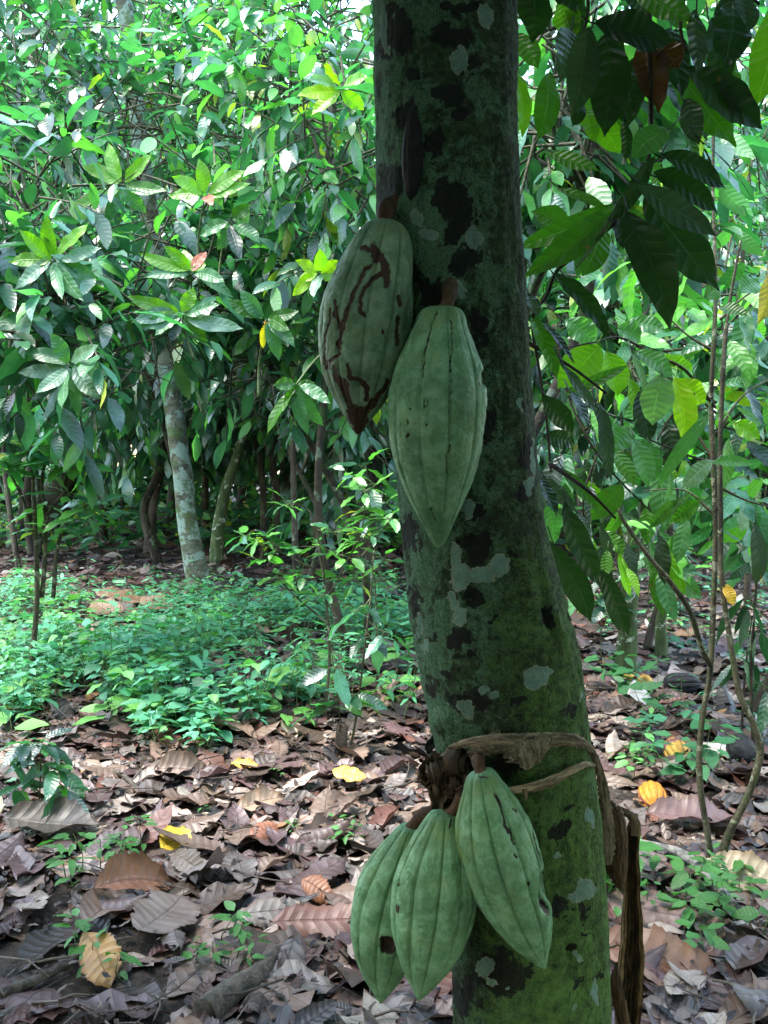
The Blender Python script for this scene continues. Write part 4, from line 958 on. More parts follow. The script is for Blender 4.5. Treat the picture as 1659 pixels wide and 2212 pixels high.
# ================================================================== GROUND COVER
def herb(mbL,mbS,p,h,nn,Ll,rs,colr=None,spread=0.35):
    lean=np.array([rs.normal(0,0.25),rs.normal(0,0.25),1.0]); lean/=np.linalg.norm(lean)
    e=p+lean*h; m=(p+e)/2+[rs.normal(0,0.01),rs.normal(0,0.01),0]
    tube(mbS,[p,m,e],[0.0022,0.0018,0.001],4,closed=False,tint=(1,1,1))
    f=rs.uniform(0.35,1.0,nn); f[-2:]=1.0; th=np.arange(nn)*2.4+rs.uniform(0,6)
    b=p+(e-p)*f[:,None]+np.stack([np.cos(th),np.sin(th),np.zeros(nn)],-1)*Ll*0.25
    d=np.stack([np.cos(th),np.sin(th),rs.uniform(-0.35,0.3,nn)],-1)
    c=np.array([[0.080,0.290,0.170],[0.060,0.230,0.130],[0.110,0.310,0.090],[0.050,0.190,0.095]][rs.integers(4)])*rs.uniform(0.75,1.35) if colr is None else np.array(colr)
    L=Ll*rs.uniform(0.45,1.1,nn)*(0.7+0.6*rs.random())
    return b,d,L,np.broadcast_to(c,(nn,3))*rs.uniform(0.85,1.15,(nn,1))
def herb_field(name,label,pts,hr,nl,Ll,seed,kind='stuff',colr=None,ratio=0.5,foot_=None):
    rs=np.random.default_rng(seed); mbL=MB(); mbS=MB(); Bs=[];Ds=[];Ls=[];Cs=[]
    for (x,y) in pts:
        p=np.array([x,y,float(gh(x,y))])
        if foot_ is not None: tube(mbS,[foot_,(foot_+p)/2,p],[0.002,0.002,0.002],4,closed=False)
        b,d,L,c=herb(mbL,mbS,p,rs.uniform(*hr),rs.integers(*nl),Ll,rs,colr)
        Bs.append(b);Ds.append(d);Ls.append(L);Cs.append(c)
    b=np.concatenate(Bs);d=np.concatenate(Ds);L=np.concatenate(Ls);c=np.concatenate(Cs);n=len(b)
    leaves(mbL,b,d,np.array([0,0,1.0])+rs.normal(0,0.28,(n,3)),L,L*rs.uniform(ratio*0.85,ratio*1.2,n),c,bend=rs.uniform(0,0.6,n),nx=2,ny=5,rs=rs,p=0.75,qq=0.85)
    return mbL,mbS
rs=np.random.default_rng(55); pts=[]
while len(pts)<1000:
    U=rs.uniform(-60,930); V=rs.uniform(1275,1640)
    lim=1490+110*math.exp(-((U-430)/110)**2)+38*math.sin(U*0.021+1)+22*math.sin(U*0.06)
    if V>lim+abs(rs.normal(0,38)) or (V<1300 and rs.random()<0.6): continue
    g_=gr(U,V); dens=mn.noise(Vector((g_[0]*1.1,g_[1]*0.8,0.3)))+0.5*mn.noise(Vector((g_[0]*3.1,g_[1]*2.4,4.3)))
    if dens<-0.04+rs.normal(0,0.10): continue
    # sample evenly on the ground instead of in the view
    p=gr(U,V); 
    if rs.random()>min(1,(p[1]/8)**1.2+0.25): continue
    pts.append((p[0],p[1]))
mbL,mbS=herb_field('ground_cover','',pts,(0.06,0.34),(6,12),0.092,56)
for (N_,reg) in ((70,(1290,1659,1230,1400)),(26,(1300,1659,1400,1700)),):
    pp=[]
    for k in range(N_):
        g_=gr(rs.uniform(reg[0],reg[1]),rs.uniform(reg[2],reg[3])); pp.append((g_[0],g_[1]))
    a,b=herb_field('','',pp,(0.05,0.18),(5,10),0.075,57+N_)
    mbL.v+=a.v; mbL.q+=[q+mbL.n for q in a.q]; mbL.uv+=a.uv; mbL.t+=a.t; mbL.n+=a.n
    mbS.v+=b.v; mbS.q+=[q+mbS.n for q in b.q]; mbS.uv+=b.uv; mbS.t+=b.t; mbS.n+=b.n
pp=[]
for k in range(170):
    g_=gr(rs.uniform(-40,920),rs.uniform(1290,1560)); pp.append((g_[0],g_[1]))
a,b=herb_field('','',pp,(0.22,0.50),(8,14),0.10,58,ratio=0.26,colr=(0.085,0.30,0.14))
mbL.v+=a.v; mbL.q+=[q+mbL.n for q in a.q]; mbL.uv+=a.uv; mbL.t+=a.t; mbL.n+=a.n
mbS.v+=b.v; mbS.q+=[q+mbS.n for q in b.q]; mbS.uv+=b.uv; mbS.t+=b.t; mbS.n+=b.n
pp=[]
for k in range(34):
    g_=gr(rs.uniform(-40,900),rs.uniform(1300,1600)); pp.append((g_[0],g_[1]))
a,b=herb_field('','',pp,(0.10,0.28),(4,7),0.17,59,ratio=0.5,colr=(0.10,0.27,0.06))
mbL.v+=a.v; mbL.q+=[q+mbL.n for q in a.q]; mbL.uv+=a.uv; mbL.t+=a.t; mbL.n+=a.n
mbS.v+=b.v; mbS.q+=[q+mbS.n for q in b.q]; mbS.uv+=b.uv; mbS.t+=b.t; mbS.n+=b.n
root=thing('ground_cover',(0,0,0),'low carpet of small blue green leafed plants across the middle ground','ground cover'); root['kind']='stuff'
link('foliage',mbL.mesh('foliage'),M['herb'],root); link('stems',mbS.mesh('stems'),M['gstem'],root)

def sprig(label,U,V,w,n,h,Ll,seed,name='seedling_clump',colr=(0.05,0.17,0.035),ratio=0.42):
    rs=np.random.default_rng(seed); g0=gr(U,V); pts=[(g0[0]+rs.normal(0,w),g0[1]+rs.normal(0,w)) for _ in range(n)]
    a,b=herb_field('','',pts,(h*0.5,h),(5,10),Ll,seed,colr=colr,ratio=ratio,foot_=g0)
    r_=thing(name,g0,label,'plant','small green plants in the litter'); link('foliage',a.mesh('foliage',g0),M['herb'],r_); link('stems',b.mesh('stems',g0),M['gstem'],r_)
sprig('green seedling clump in the litter at lower left beside bare soil',205,1900,0.09,9,0.16,0.055,601)
sprig('tiny green sprig by the ochre leaf near the lower left corner',205,2100,0.05,5,0.10,0.05,602)
sprig('small green sprig over the dark root left of the lowest pods',520,2080,0.07,6,0.12,0.05,603)
sprig('green leafy clump right of the hanging fibre at lower right',1475,1985,0.10,13,0.17,0.075,604,ratio=0.5)
sprig('small bright sprig at the fork of the right double stem',1545,1900,0.05,6,0.14,0.06,605)
sprig('little green tuft right of the trunk beside the fibre band',1375,1650,0.06,7,0.10,0.05,606)
sprig('little seedling between the tan leaves left of the near trunk',765,1830,0.05,4,0.10,0.05,607)
sprig('sprig of broad green leaves against the lower right of the trunk',1340,1960,0.05,6,0.22,0.09,608,ratio=0.55)
sprig('bright green seedling behind the bleached leaf at the right',1330,1500,0.05,5,0.22,0.13,609,ratio=0.5,colr=(0.04,0.15,0.05))
sprig('young plant with rounded leaves beside the far yellow pod',1425,1560,0.06,4,0.35,0.12,610,ratio=0.5,colr=(0.04,0.14,0.05))
sprig('green broad leaved seedling left of the curved right stem',1500,1690,0.06,4,0.30,0.11,611,ratio=0.5,colr=(0.04,0.15,0.06))
rs=np.random.default_rng(91)
for k in range(9):
    U=rs.uniform(40,760); V=rs.uniform(1660,2150)
    sprig('tiny two leaved green seedling poking through the left litter',U,V,0.01,1,0.06,0.035,620+k,name='seedling')

# ================================================================== SAPLINGS
def leaf_part(mb,bp,tp,Y0,Y1,Wpx,tint,roll=0.0,bend=0.25,fold=0.15,corr=0.02,wave=0.05,rs=rng,nx=10,ny=44,p=0.9,curl=0.0):
    a=at(*bp,Y0); b=at(*tp,Y1); d=b-a; L=np.linalg.norm(d); W=Wpx/FPX*(Y0+Y1)/2
    n=np.array([math.sin(roll),-math.cos(roll),0.25])
    # start a little toward the viewer so the bent tip still lands on its point
    leaves(mb,[a],[d+norm(n)*L*bend*0.5],[n],L*1.02,W,tint,bend=bend,fold=fold,corr=corr,wave=wave,nx=nx,ny=ny,rs=rs,p=p,curl=curl,nv=9)
def sapling(name,label,stems,tufts,Y,seed,kind='bright',Ll=0.12,mat='stem',group=None,cat='sapling',ratio=0.36,rstem=0.008,flat=0.15):
    """stems: list of px paths (first is the main one); tufts: (U,V,n,spread px)"""
    rs=np.random.default_rng(seed); g0=gr(*stems[0][0]) if stems[0][0][1]>1050 else at(*stems[0][0],Y)
    Yb=g0[1]; r_=thing(name,g0,label,cat,group)
    for k,st in enumerate(stems):
        P=smooth_path([at(u,v,Yb+(0.02*k)) for u,v in st],max(8,5*len(st))); r0=rstem*(1 if k==0 else 0.7)
        if k==0: P[0]=g0-[0,0,0.02]
        mb=MB(); tube(mb,P,np.linspace(r0,r0*0.45,len(P)),8,bump=0.05,seed=k); link('stem',mb.mesh('stem',g0),M[mat],r_)
    mbL=MB()
    for (u,v,n,spr) in tufts:
        mbT=MB()
        c=at(u,v,Yb); 
        th=np.arange(n)*2.4+rs.uniform(0,6); el=rs.normal(flat,0.3,n)
        d=np.stack([np.cos(th)*np.cos(el),np.sin(th)*np.cos(el)*0.8,np.sin(el)],-1)
        L=Ll*rs.uniform(0.7,1.15,n); off=spr/FPX*Yb
        b=c+d*off*rs.uniform(0.1,0.8,(n,1))+rs.normal(0,off*0.12,(n,3))
        leaves(mbL,b,d-[0,0,0.15],np.array([0,0,1.0])+rs.normal(0,0.3,(n,3)),L,L*rs.uniform(ratio*0.85,ratio*1.2,n),pal(n,kind,rs),bend=rs.uniform(0.1,0.7,n),nx=4,ny=10,rs=rs)
        sp_=smooth_path([at(a_,b_,Yb) for a_,b_ in stems[0]],30); sp_=np.vstack([sp_]+[smooth_path([at(a_,b_,Yb) for a_,b_ in st],20) for st in stems[1:]])
        nb_=sp_[np.argmin(np.linalg.norm(sp_-c+[0,0,-0.03],axis=1))]; tube(mbT,[nb_,(nb_+c)/2-[0,0,0.01],c],[0.003,0.0025,0.002],4,closed=False)
        for q in range(n): tube(mbT,[c,(c+b[q])/2,b[q]],[0.002,0.0015,0.001],4,closed=False)
        link('twig',mbT.mesh('twig',g0),M['gstem'],r_)
    link('foliage',mbL.mesh('foliage',g0),M['crown'],r_)
    return r_
sapling('sapling','slim sapling with small leaf whorls on grey stems at the left',
   [[(60,1500),(72,1400),(80,1290),(78,1180),(72,1060),(70,960)],[(90,1290),(98,1200),(100,1120),(140,1060),(165,1010)],[(115,1290),(125,1180),(150,1120),(190,1090)],[(80,1180),(50,1080),(20,1020)],[(100,1120),(90,1040),(105,980)]],
   [(70,960,12,50),(105,985,10,45),(165,1010,8,40),(20,1020,8,40),(190,1100,7,45),(150,1070,7,35),(50,1000,8,40),(115,1150,8,40),(130,1000,10,40),(190,1120,9,40),(60,975,12,60),(130,975,10,60),(95,1090,6,40),(20,990,8,40)],6.0,701,kind='young',Ll=0.19,rstem=0.020)
sapling('sapling','feathery bright green shrub with many small leaflets left of the near trunk',
   [[(700,1560),(712,1420),(705,1300),(690,1180),(672,1110),(640,1085)],[(705,1300),(740,1230),(780,1150),(790,1060)],[(700,1240),(600,1190),(530,1160)],[(712,1350),(640,1290),(600,1250)],[(740,1240),(800,1180),(850,1110)]],
   [(620,1090,8,30),(560,1165,9,40),(530,1160,7,30),(600,1180,9,40),(680,1180,9,45),(720,1150,9,45),(790,1060,8,40),(760,1030,7,30),(740,1200,10,55),(650,1250,10,50),(600,1250,9,45),(800,1160,10,45),(840,1120,9,45),(770,1250,9,50),(700,1290,9,50),(830,1210,8,40),(560,1210,7,35)],5,702,kind='young',Ll=0.105,rstem=0.008,ratio=0.4)
sapling('sapling','young plant with bigger glossy leaves touching the left side of the near trunk',
   [[(815,1480),(812,1300),(805,1200),(800,1110),(790,1000)]],
   [(800,1110,7,50),(830,1130,6,50),(790,1150,6,40),(840,1090,5,30),(790,1010,6,35),(810,1045,5,30),(760,1160,4,40)],3.8,703,kind='young',Ll=0.19,rstem=0.005,ratio=0.33)
sapling('sapling','small plant with drooping dark leaves in the left foreground corner',
   [[(72,1790),(84,1730),(88,1660),(86,1610)],[(84,1710),(60,1690),(30,1700)],[(86,1690),(120,1690),(150,1705)]],
   [(86,1605,8,20),(88,1650,7,25),(40,1695,7,25),(20,1640,6,30),(140,1700,7,25),(120,1660,6,25),(60,1600,6,30),(95,1730,5,25)],3.2,704,kind='mix',Ll=0.13,rstem=0.004,flat=-0.25,ratio=0.34)
sapling('sapling','sapling with reddish stem growing from the small stump left of the near trunk',
   [[(752,1635),(768,1560),(780,1470),(790,1380),(800,1290),(808,1190)],[(745,1640),(735,1560),(722,1450),(712,1380)]],
   [(740,1510,5,20),(760,1500,4,20),(800,1375,4,35),(830,1365,4,30),(780,1310,4,25),(720,1440,4,20),(700,1530,3,20)],3.9,705,kind='dark',Ll=0.17,rstem=0.006,flat=-0.1)
# the stump
g0=gr(737,1642); mb=MB(); tube(mb,[g0-[0,0,0.03],g0+[0,0,0.06],g0+[0.004,0,0.145]],[0.034,0.026,0.025],18,bump=0.07)
r_=thing('stump',g0,'short dark broken stump in the litter left of the near trunk','stump'); link('bark',mb.mesh('bark',g0),M['bark'],r_)
mb=MB()
for k in range(7):
    a=k*0.9; q=g0+[0.018*math.cos(a),0.018*math.sin(a),0.13]; tube(mb,[q,q+[0.002,0,0.02+0.012*(k%3)]],[0.007,0.002],6)
link('splinter',mb.mesh('splinter',g0),M['bark'],r_)

# shrub with two curved stems at the right
g0=gr(1542,1872); Ys=g0[1]
r_=thing('shrub',g0,'tall thin shrub with two curved greenish stems rising from one foot at right','shrub')
def stem_part(P,rad,mat='stem',name='stem'):
    mb=MB(); S=smooth_path(P,max(10,7*len(P))); tube(mb,S,np.interp(np.linspace(0,1,len(S)),np.linspace(0,1,len(rad)),rad),12,bump=0.05,seed=int(rad[0]*1e4)%97); return link(name,mb.mesh(name,g0),M[mat],r_)
s1=[g0-[0,0,0.03],at(1528,1800,Ys),at(1511,1680,Ys),at(1516,1560,Ys),at(1534,1450,Ys),at(1541,1300,Ys),at(1546,1150,Ys),at(1541,1000,Ys),at(1536,860,Ys),at(1543,720,Ys),at(1546,600,Ys+0.05),at(1540,400,Ys+0.1),at(1545,150,Ys+0.1),at(1550,-80,Ys+0.1)]
stem_part(s1,[0.015,0.0105,0.0100,0.0095,0.0092,0.009,0.009,0.0085,0.008,0.007,0.006,0.005,0.004,0.003])
s2=[g0-[0,0,0.03],at(1575,1800,Ys-0.03),at(1615,1720,Ys-0.05),at(1642,1630,Ys-0.05),at(1630,1570,Ys-0.05),at(1598,1500,Ys-0.04),at(1580,1400,Ys-0.03),at(1560,1260,Ys-0.03),at(1556,1100,Ys-0.03),at(1556,950,Ys-0.03),at(1562,800,Ys-0.03),at(1572,680,Ys),at(1600,520,Ys)]
stem_part(s2,[0.016,0.012,0.0115,0.0115,0.0105,0.0098,0.009,0.0088,0.0082,0.008,0.008,0.006,0.004])
s3=[at(1536,1440,Ys),at(1516,1400,Ys-0.05),at(1490,1320,Ys-0.08),at(1450,1260,Ys-0.1),at(1400,1200,Ys-0.1),at(1350,1130,Ys-0.1),at(1335,1100,Ys-0.1)]
stem_part(s3,[0.008,0.0085,0.009,0.008,0.007,0.006,0.005])
for P in ([(1545,1000),(1480,900),(1420,840),(1330,795)],[(1548,870),(1500,850),(1440,810),(1390,780)],[(1546,940),(1600,860),(1659,820)],[(1545,1115),(1480,1060),(1390,1060)],[(1550,1050),(1610,1080),(1680,1100)],[(1546,760),(1480,720),(1400,640)],[(1556,690),(1610,640),(1680,600)]):
    stem_part([at(u,v,Ys+0.02*k) for k,(u,v) in enumerate(P)],[0.005,0.004,0.0025,0.0015],'twig','twig')
rs=np.random.default_rng(71); mbL=MB(); N=170
Uc=np.concatenate([rs.normal(1440,110,N//2),rs.normal(1610,50,N-N//2)]); Vc=rs.uniform(560,1230,N); b=np.array([at(u,v,Ys+0.12+abs(rs.normal(0,0.35))) for u,v in zip(Uc,Vc)])
d=rs.normal(size=(N,3))*[1,0.8,0.35]-[0,0,0.55]; L=rs.uniform(0.11,0.21,N)
leaves(mbL,b,d,np.array([0,-0.6,1.0])+rs.normal(0,0.45,(N,3)),L,L*rs.uniform(0.3,0.42,N),pal(N,'bright',rs),bend=rs.uniform(0.1,0.7,N),nx=4,ny=14,rs=rs)
link('foliage',mbL.mesh('foliage',g0),M['leaf'],r_)
sapling('shrub','dark thin stems with hanging narrow leaves at the lower right edge',
   [[(1630,1640),(1622,1500),(1628,1350),(1640,1200),(1655,1050)],[(1600,1600),(1610,1450),(1625,1330)]],
   [(1640,1180,6,40),(1650,1100,6,45),(1620,1290,5,35),(1645,1350,5,35),(1600,1420,4,35),(1650,1480,4,35),(1600,1150,5,30)],3.6,706,kind='dark',Ll=0.21,rstem=0.009,ratio=0.24,flat=-0.7,mat='bark')
sapling('sapling','low plant with pointed leaves between the right trunks',
   [[(1300,1460),(1298,1360),(1305,1250),(1310,1180)]],[(1305,1240,7,40),(1330,1200,6,40),(1290,1290,6,35),(1320,1310,5,35),(1290,1180,6,40)],4.6,707,kind='mix',Ll=0.15,rstem=0.005,ratio=0.42)
sapling('sapling','palm like seedling with narrow leaves in the right background',
   [[(1470,1330),(1468,1280),(1470,1230)]],[(1470,1230,12,25),(1490,1190,9,25),(1450,1180,8,25)],6.0,708,kind='bright',Ll=0.30,rstem=0.006,ratio=0.18)
sapling('sapling','leafy seedling in the middle right background behind the spotted trunk',
   [[(1400,1330),(1402,1260),(1410,1190),(1412,1120)]],[(1410,1190,8,40),(1430,1150,8,40),(1395,1130,8,40),(1450,1200,6,30),(1400,1230,6,35)],6.0,709,kind='bright',Ll=0.17,rstem=0.005,ratio=0.45)
for i,(U,V,h) in enumerate(((640,1130,880),(735,1150,900),(250,1160,960),(1250,1330,1000),(1520,1260,900),(1600,1230,880))):
    rs=np.random.default_rng(800+i); 
    sapling('thin_sapling',f'thin dark understory stem in shade, {"left of" if U<830 else "right of"} the near trunk {"behind the pale trunk" if U<420 else ("below the hanging pods" if U<830 else "among the right shrubs")}',
      [[(U,V),(U+rs.uniform(-14,14),V+(h-V)*0.35),(U+rs.uniform(-20,20),V+(h-V)*0.7),(U+rs.uniform(-30,30),h)]],[(U,h,6,40),(U+15,(h*2+V)/3,4,40)],8,810+i,kind='dark',Ll=0.26,rstem=0.022,mat='bark',group='thin understory stems')

# ================================================================== HANGING LEAFY BRANCHES (large dark leaves, top right)
G={'dk':(0.010,0.030,0.010),'bl':(0.028,0.052,0.045),'gr':(0.038,0.120,0.014),'br':(0.115,0.270,0.016),'ye':(0.20,0.33,0.012),'rd':(0.060,0.020,0.011),'mt':(0.060,0.175,0.070),'sv':(0.12,0.22,0.15),'yl':(0.50,0.30,0.02),'or':(0.34,0.23,0.10)}
r1=lambda x,y:(1061.8+x*.36,y*.36); r2=lambda x,y:(1095+x*.34,597+y*.34)
def branch_thing(label,stems,lv,Y,seed,group=None):
    rs=np.random.default_rng(seed); g0=at(*stems[0][0][:2],Y)
    r_=thing('leafy_branch',g0,label,'branch',group)
    for st in stems:
        P=smooth_path([at(u,v,Y+dy) for (u,v,dy) in [(a+(0,))[:3] for a in st]],6*len(st)); mb=MB(); tube(mb,P,np.linspace(0.0048,0.0022,len(P)),8,bump=0.08); link('stem',mb.mesh('stem',g0),M['bark'],r_)
    for (bp,tp,w,c,*o) in lv:
        roll=o[0] if len(o)>0 else rs.normal(0,0.35); dy=o[1] if len(o)>1 else rs.uniform(-0.12,0.12); bend=rs.uniform(0.15,0.5)
        tdy=rs.uniform(-0.06,0.03)
        mb=MB(); cc=np.array(G[c])*rs.uniform(0.85,1.15)
        leaf_part(mb,bp,tp,Y+dy,Y+dy+tdy,w,cc,roll,bend,rs.uniform(0.08,0.32),0.013,rs.uniform(0.02,0.06),rs,p=rs.uniform(0.85,1.05))
        # leaf stalk
        a=at(*bp,Y+dy); dd=norm(a-at(*tp,Y+dy+tdy)); tube(mb,[a+dd*0.025+[0,0,0.006],a+dd*0.008,a-dd*0.01],[0.0016,0.0014,0.0014],6,tint=cc)
        lf=link('leaf',mb.mesh('leaf',g0),M['leaf'],r_)
        if c in('rd','yl','or'): lf['label']={'rd':'dead red brown leaf','yl':'yellow leaf','or':'withered orange brown leaf'}[c]
    return r_
branch_thing('dark branch of big cocoa leaves hanging in the top right corner',
 [[(1395,-260),(1398,-60),(1404,90),(1406,200,-0.02),(1408,290)],[(1280,-260),(1270,-60),(1268,40),(1240,110)],[(1500,-260),(1478,-20),(1470,60),(1482,110)],[(1560,-260),(1580,-60),(1640,10)]],
 [(r1(600,170),r1(455,690),78,'bl',0.25,-0.12),(r1(690,200),r1(670,815),88,'dk',-0.3,-0.05),(r1(620,140),r1(1080,250),95,'dk',0.1,-0.10),(r1(930,230),r1(1000,680),75,'rd',0.1,0.02),(r1(1000,240),r1(1110,420),60,'rd',-0.2,0.0),
  (r1(760,420),r1(860,690),80,'dk',0.1,0.02),(r1(1230,60),r1(1220,445),62,'bl',0.5,-0.05),(r1(1180,400),r1(1620,770),105,'dk',0.1,0.1),(r1(1060,400),r1(1480,860),95,'gr',0.0,0.18),(r1(1500,-60),r1(1530,190),66,'bl',0.4,-0.08),
  (r1(1700,30),r1(1595,640),84,'br',-0.3,0.1),(r1(1420,-20),r1(1430,420),90,'dk',0.2,0.05),(r1(250,-160),r1(230,250),80,'dk',0.3,0.15),(r1(480,180),r1(410,490),70,'bl',0.6,-0.02),(r1(370,440),r1(255,830),58,'gr',0.2,0.1),
  (r1(120,200),r1(270,420),52,'gr',-0.1,0.2),(r1(160,420),r1(165,820),42,'br',0.3,0.25),(r1(540,640),r1(640,860),45,'br',0.1,0.2),(r1(640,660),r1(760,930),58,'br',-0.2,0.2),(r1(800,700),r1(790,970),32,'dk',0.4,0.0),
  (r1(830,700),r1(860,860),30,'br',0.3,0.2),(r1(1070,770),r1(840,950),62,'mt',0.0,-0.05),(r1(1150,600),r1(1260,860),48,'bl',-0.5,0.1),(r1(1140,760),r1(1240,1000),34,'gr',0.5,0.12),(r1(420,0),r1(470,250),70,'br',0.2,0.3),(r1(960,20),r1(1180,170),60,'gr',0.1,0.2),
  (r1(1250,840),r1(1560,1170),14,'dk',1.1,0.0),(r1(560,620),r1(480,760),34,'dk',0.5,0.0),(r1(860,-40),r1(1220,110),75,'gr',-0.1,-0.02),(r1(1300,420),r1(1500,760),70,'dk',0.5,0.12),(r1(340,-80),r1(520,60),60,'dk',0.2,0.1),(r1(60,-100),r1(120,140),70,'dk',0.3,0.2)]+[((u,v),(u+dx,v+dy),w_,c_,ro,0.12+0.03*k) for k,(u,v,dx,dy,w_,c_,ro) in enumerate(((1330,60,-40,150,70,'dk',0.2),(1380,120,-30,160,66,'dk',-0.3),(1450,60,20,150,70,'dk',0.2),(1530,40,30,170,72,'dk',0.1),(1420,150,70,120,60,'dk',0.4),(1340,180,-20,130,50,'gr',0.0),(1560,110,20,150,60,'gr',0.2),(1240,-20,-20,120,66,'dk',0.3),(1600,-30,-50,130,66,'dk',0.1),(1350,-60,60,110,80,'dk',0.0),(1470,190,60,110,52,'dk',0.5),(1290,150,-50,120,52,'gr',0.3)))],1.55,901)
branch_thing('drooping whorl of very large dark leaves right of the trunk',
 [[(1406,200),(1405,300),(1398,350),(1368,400),(1340,455),(1330,480)]],
 [(r1(1010,940),r1(1405,1120),60,'dk',0.1,-0.02),(r1(960,1050),r1(1360,1260),66,'dk',-0.1,0.05),(r1(870,1090),r1(1340,1410),72,'bl',0.15,-0.10),(r1(820,1270),r1(1050,1980),92,'dk',-0.25,-0.08),(r1(920,1170),r1(1360,1740),108,'dk',0.1,0.05),
  (r1(1000,950),r1(700,1310),38,'dk',0.5,-0.02),(r1(760,1240),r1(180,1650),66,'gr',0.1,0.02),(r1(730,1220),r1(150,1500),52,'gr',-0.1,0.08),(r1(340,900),r1(640,1030),42,'gr',0.0,0.15),(r1(400,1120),r1(700,1265),28,'gr',0.2,0.12),
  (r1(470,1380),r1(240,1270),56,'gr',0.0,0.2),(r1(700,1360),r1(530,1640),66,'gr',0.2,0.1),(r1(720,1290),r1(490,1660),16,'bl',1.0,-0.02),(r1(740,1260),r1(800,1500),44,'dk',0.3,0.05),(r1(780,1270),r1(1000,1420),40,'gr',0.1,0.15),(r1(960,960),r1(1010,1120),40,'gr',0.3,0.15)],1.6,902)
branch_thing('curtain of long narrow dark leaves hanging beside the right of the trunk',
 [[(1330,480),(1230,560,0.1),(1200,590,0.12),(1180,640,0.15),(1150,690,0.2),(1165,800,0.2),(1180,900,0.2),(1190,1020,0.2)],[(1140,740,0.2),(1230,790,0.2),(1310,850,0.2)],[(1185,1000,0.2),(1270,1060,0.15),(1330,1120,0.15)]],
 [(r1(370,1640),r1(705,2030),48,'dk',0.2,0.1),(r1(220,1760),r1(280,1900),36,'bl',0.3,0.15),(r2(230,740),r2(410,1000),52,'dk',0.1,0.1),(r2(180,250),r2(300,660),44,'gr',0.3,0.2),(r2(200,290),r2(440,540),26,'dk',0.6,0.2),(r2(340,530),r2(580,900),30,'bl',0.5,0.15),
  (r2(560,800),r2(690,1310),36,'bl',0.2,0.1),(r2(540,800),r2(640,1000),28,'dk',0.3,0.2),(r2(380,1430),r2(580,1980),58,'dk',0.15,0.1),(r2(290,1680),r2(510,2200),62,'dk',-0.15,0.08),(r2(590,1870),r2(790,2290),50,'dk',0.1,0.12),(r2(220,1280),r2(320,1520),34,'dk',0.4,0.15),
  (r2(230,1260),r2(440,1500),36,'bl',0.2,0.2),(r2(350,1210),r2(570,1520),34,'gr',0.3,0.2),(r2(240,1450),r2(310,1700),44,'mt',0.1,0.5),(r2(400,730),r2(540,960),34,'bl',0.5,0.2),(r2(230,1000),r2(430,1080),44,'dk',0.1,0.3),(r2(430,1480),r2(540,1700),22,'dk',0.7,0.2)],1.6,903)
branch_thing('branch with bright translucent and silvery leaves in front of the right shrub',
 [[(1545,880,0.3),(1480,800,0.2),(1420,770,0.2),(1340,730,0.2),(1280,740,0.1),(1180,760,0.0)],[(1500,850,0.2),(1450,900,0.2),(1420,950,0.2)],[(1550,1000,0.3),(1490,985,0.2),(1380,940,0.1)]],
 [(r2(570,430),r2(340,720),80,'br',0.1,0.1),(r2(640,470),r2(690,760),70,'br',0.2,0.15),(r2(380,780),r2(760,540),26,'gr',0.2,0.0),(r2(790,640),r2(820,970),40,'br',0.3,0.1),(r2(980,620),r2(930,945),76,'sv',0.1,0.0),(r2(820,470),r2(1050,650),46,'mt',0.1,0.05),(r2(790,480),r2(870,740),22,'sv',0.4,0.05),
  (r2(840,720),r2(920,1060),58,'dk',0.2,0.1),(r2(1080,640),r2(1110,1070),60,'ye',0.1,0.15),(r2(1080,650),r2(1250,820),52,'ye',-0.1,0.2),(r2(790,960),r2(640,1120),54,'mt',0.1,0.05),(r2(800,1030),r2(890,1340),52,'mt',0.2,0.0),(r2(1270,860),r2(970,1360),32,'mt',0.1,0.0),
  (r2(910,1060),r2(960,1300),40,'mt',0.1,0.15),(r2(720,1320),r2(550,1560),56,'gr',0.1,0.1),(r2(1320,1180),r2(1100,1340),40,'sv',0.0,0.1),(r2(1290,1190),r2(1560,1190),26,'mt',0.0,0.2),(r2(680,1100),r2(800,1340),40,'gr',0.1,0.2),(r2(960,500),r2(1180,610),36,'br',0.2,0.2),(r2(380,260),r2(560,440),60,'mt',0.0,0.4),
  (r2(700,330),r2(850,420),60,'mt',0.1,0.4),(r2(760,280),r2(1010,360),44,'mt',0.1,0.45),(r2(160,330),r2(230,430),34,'br',0.1,0.4),(r2(1440,920),r2(1600,1040),46,'br',0.1,0.3),(r2(1100,1420),r2(900,1600),30,'gr',0.3,0.3),(r2(1240,1430),r2(1030,1560),36,'gr',0.2,0.3),(r2(1580,1560),r2(1560,1970),40,'bl',0.1,0.2),(r2(1500,1500),r2(1480,1620),30,'sv',0.1,0.3),
  (r2(1370,1960),r2(1450,2090),28,'yl',0.1,0.5),(r2(1130,1400),r2(1060,1480),18,'gr',0.1,0.3),(r2(1650,-20),r2(1600,300),50,'or',0.3,0.1),(r2(1590,20),r2(1480,110),50,'mt',0.1,0.3),(r2(1250,130),r2(1360,70),40,'gr',0.1,0.3),(r2(1360,190),r2(1520,250),40,'gr',0.2,0.3)],2.3,904)

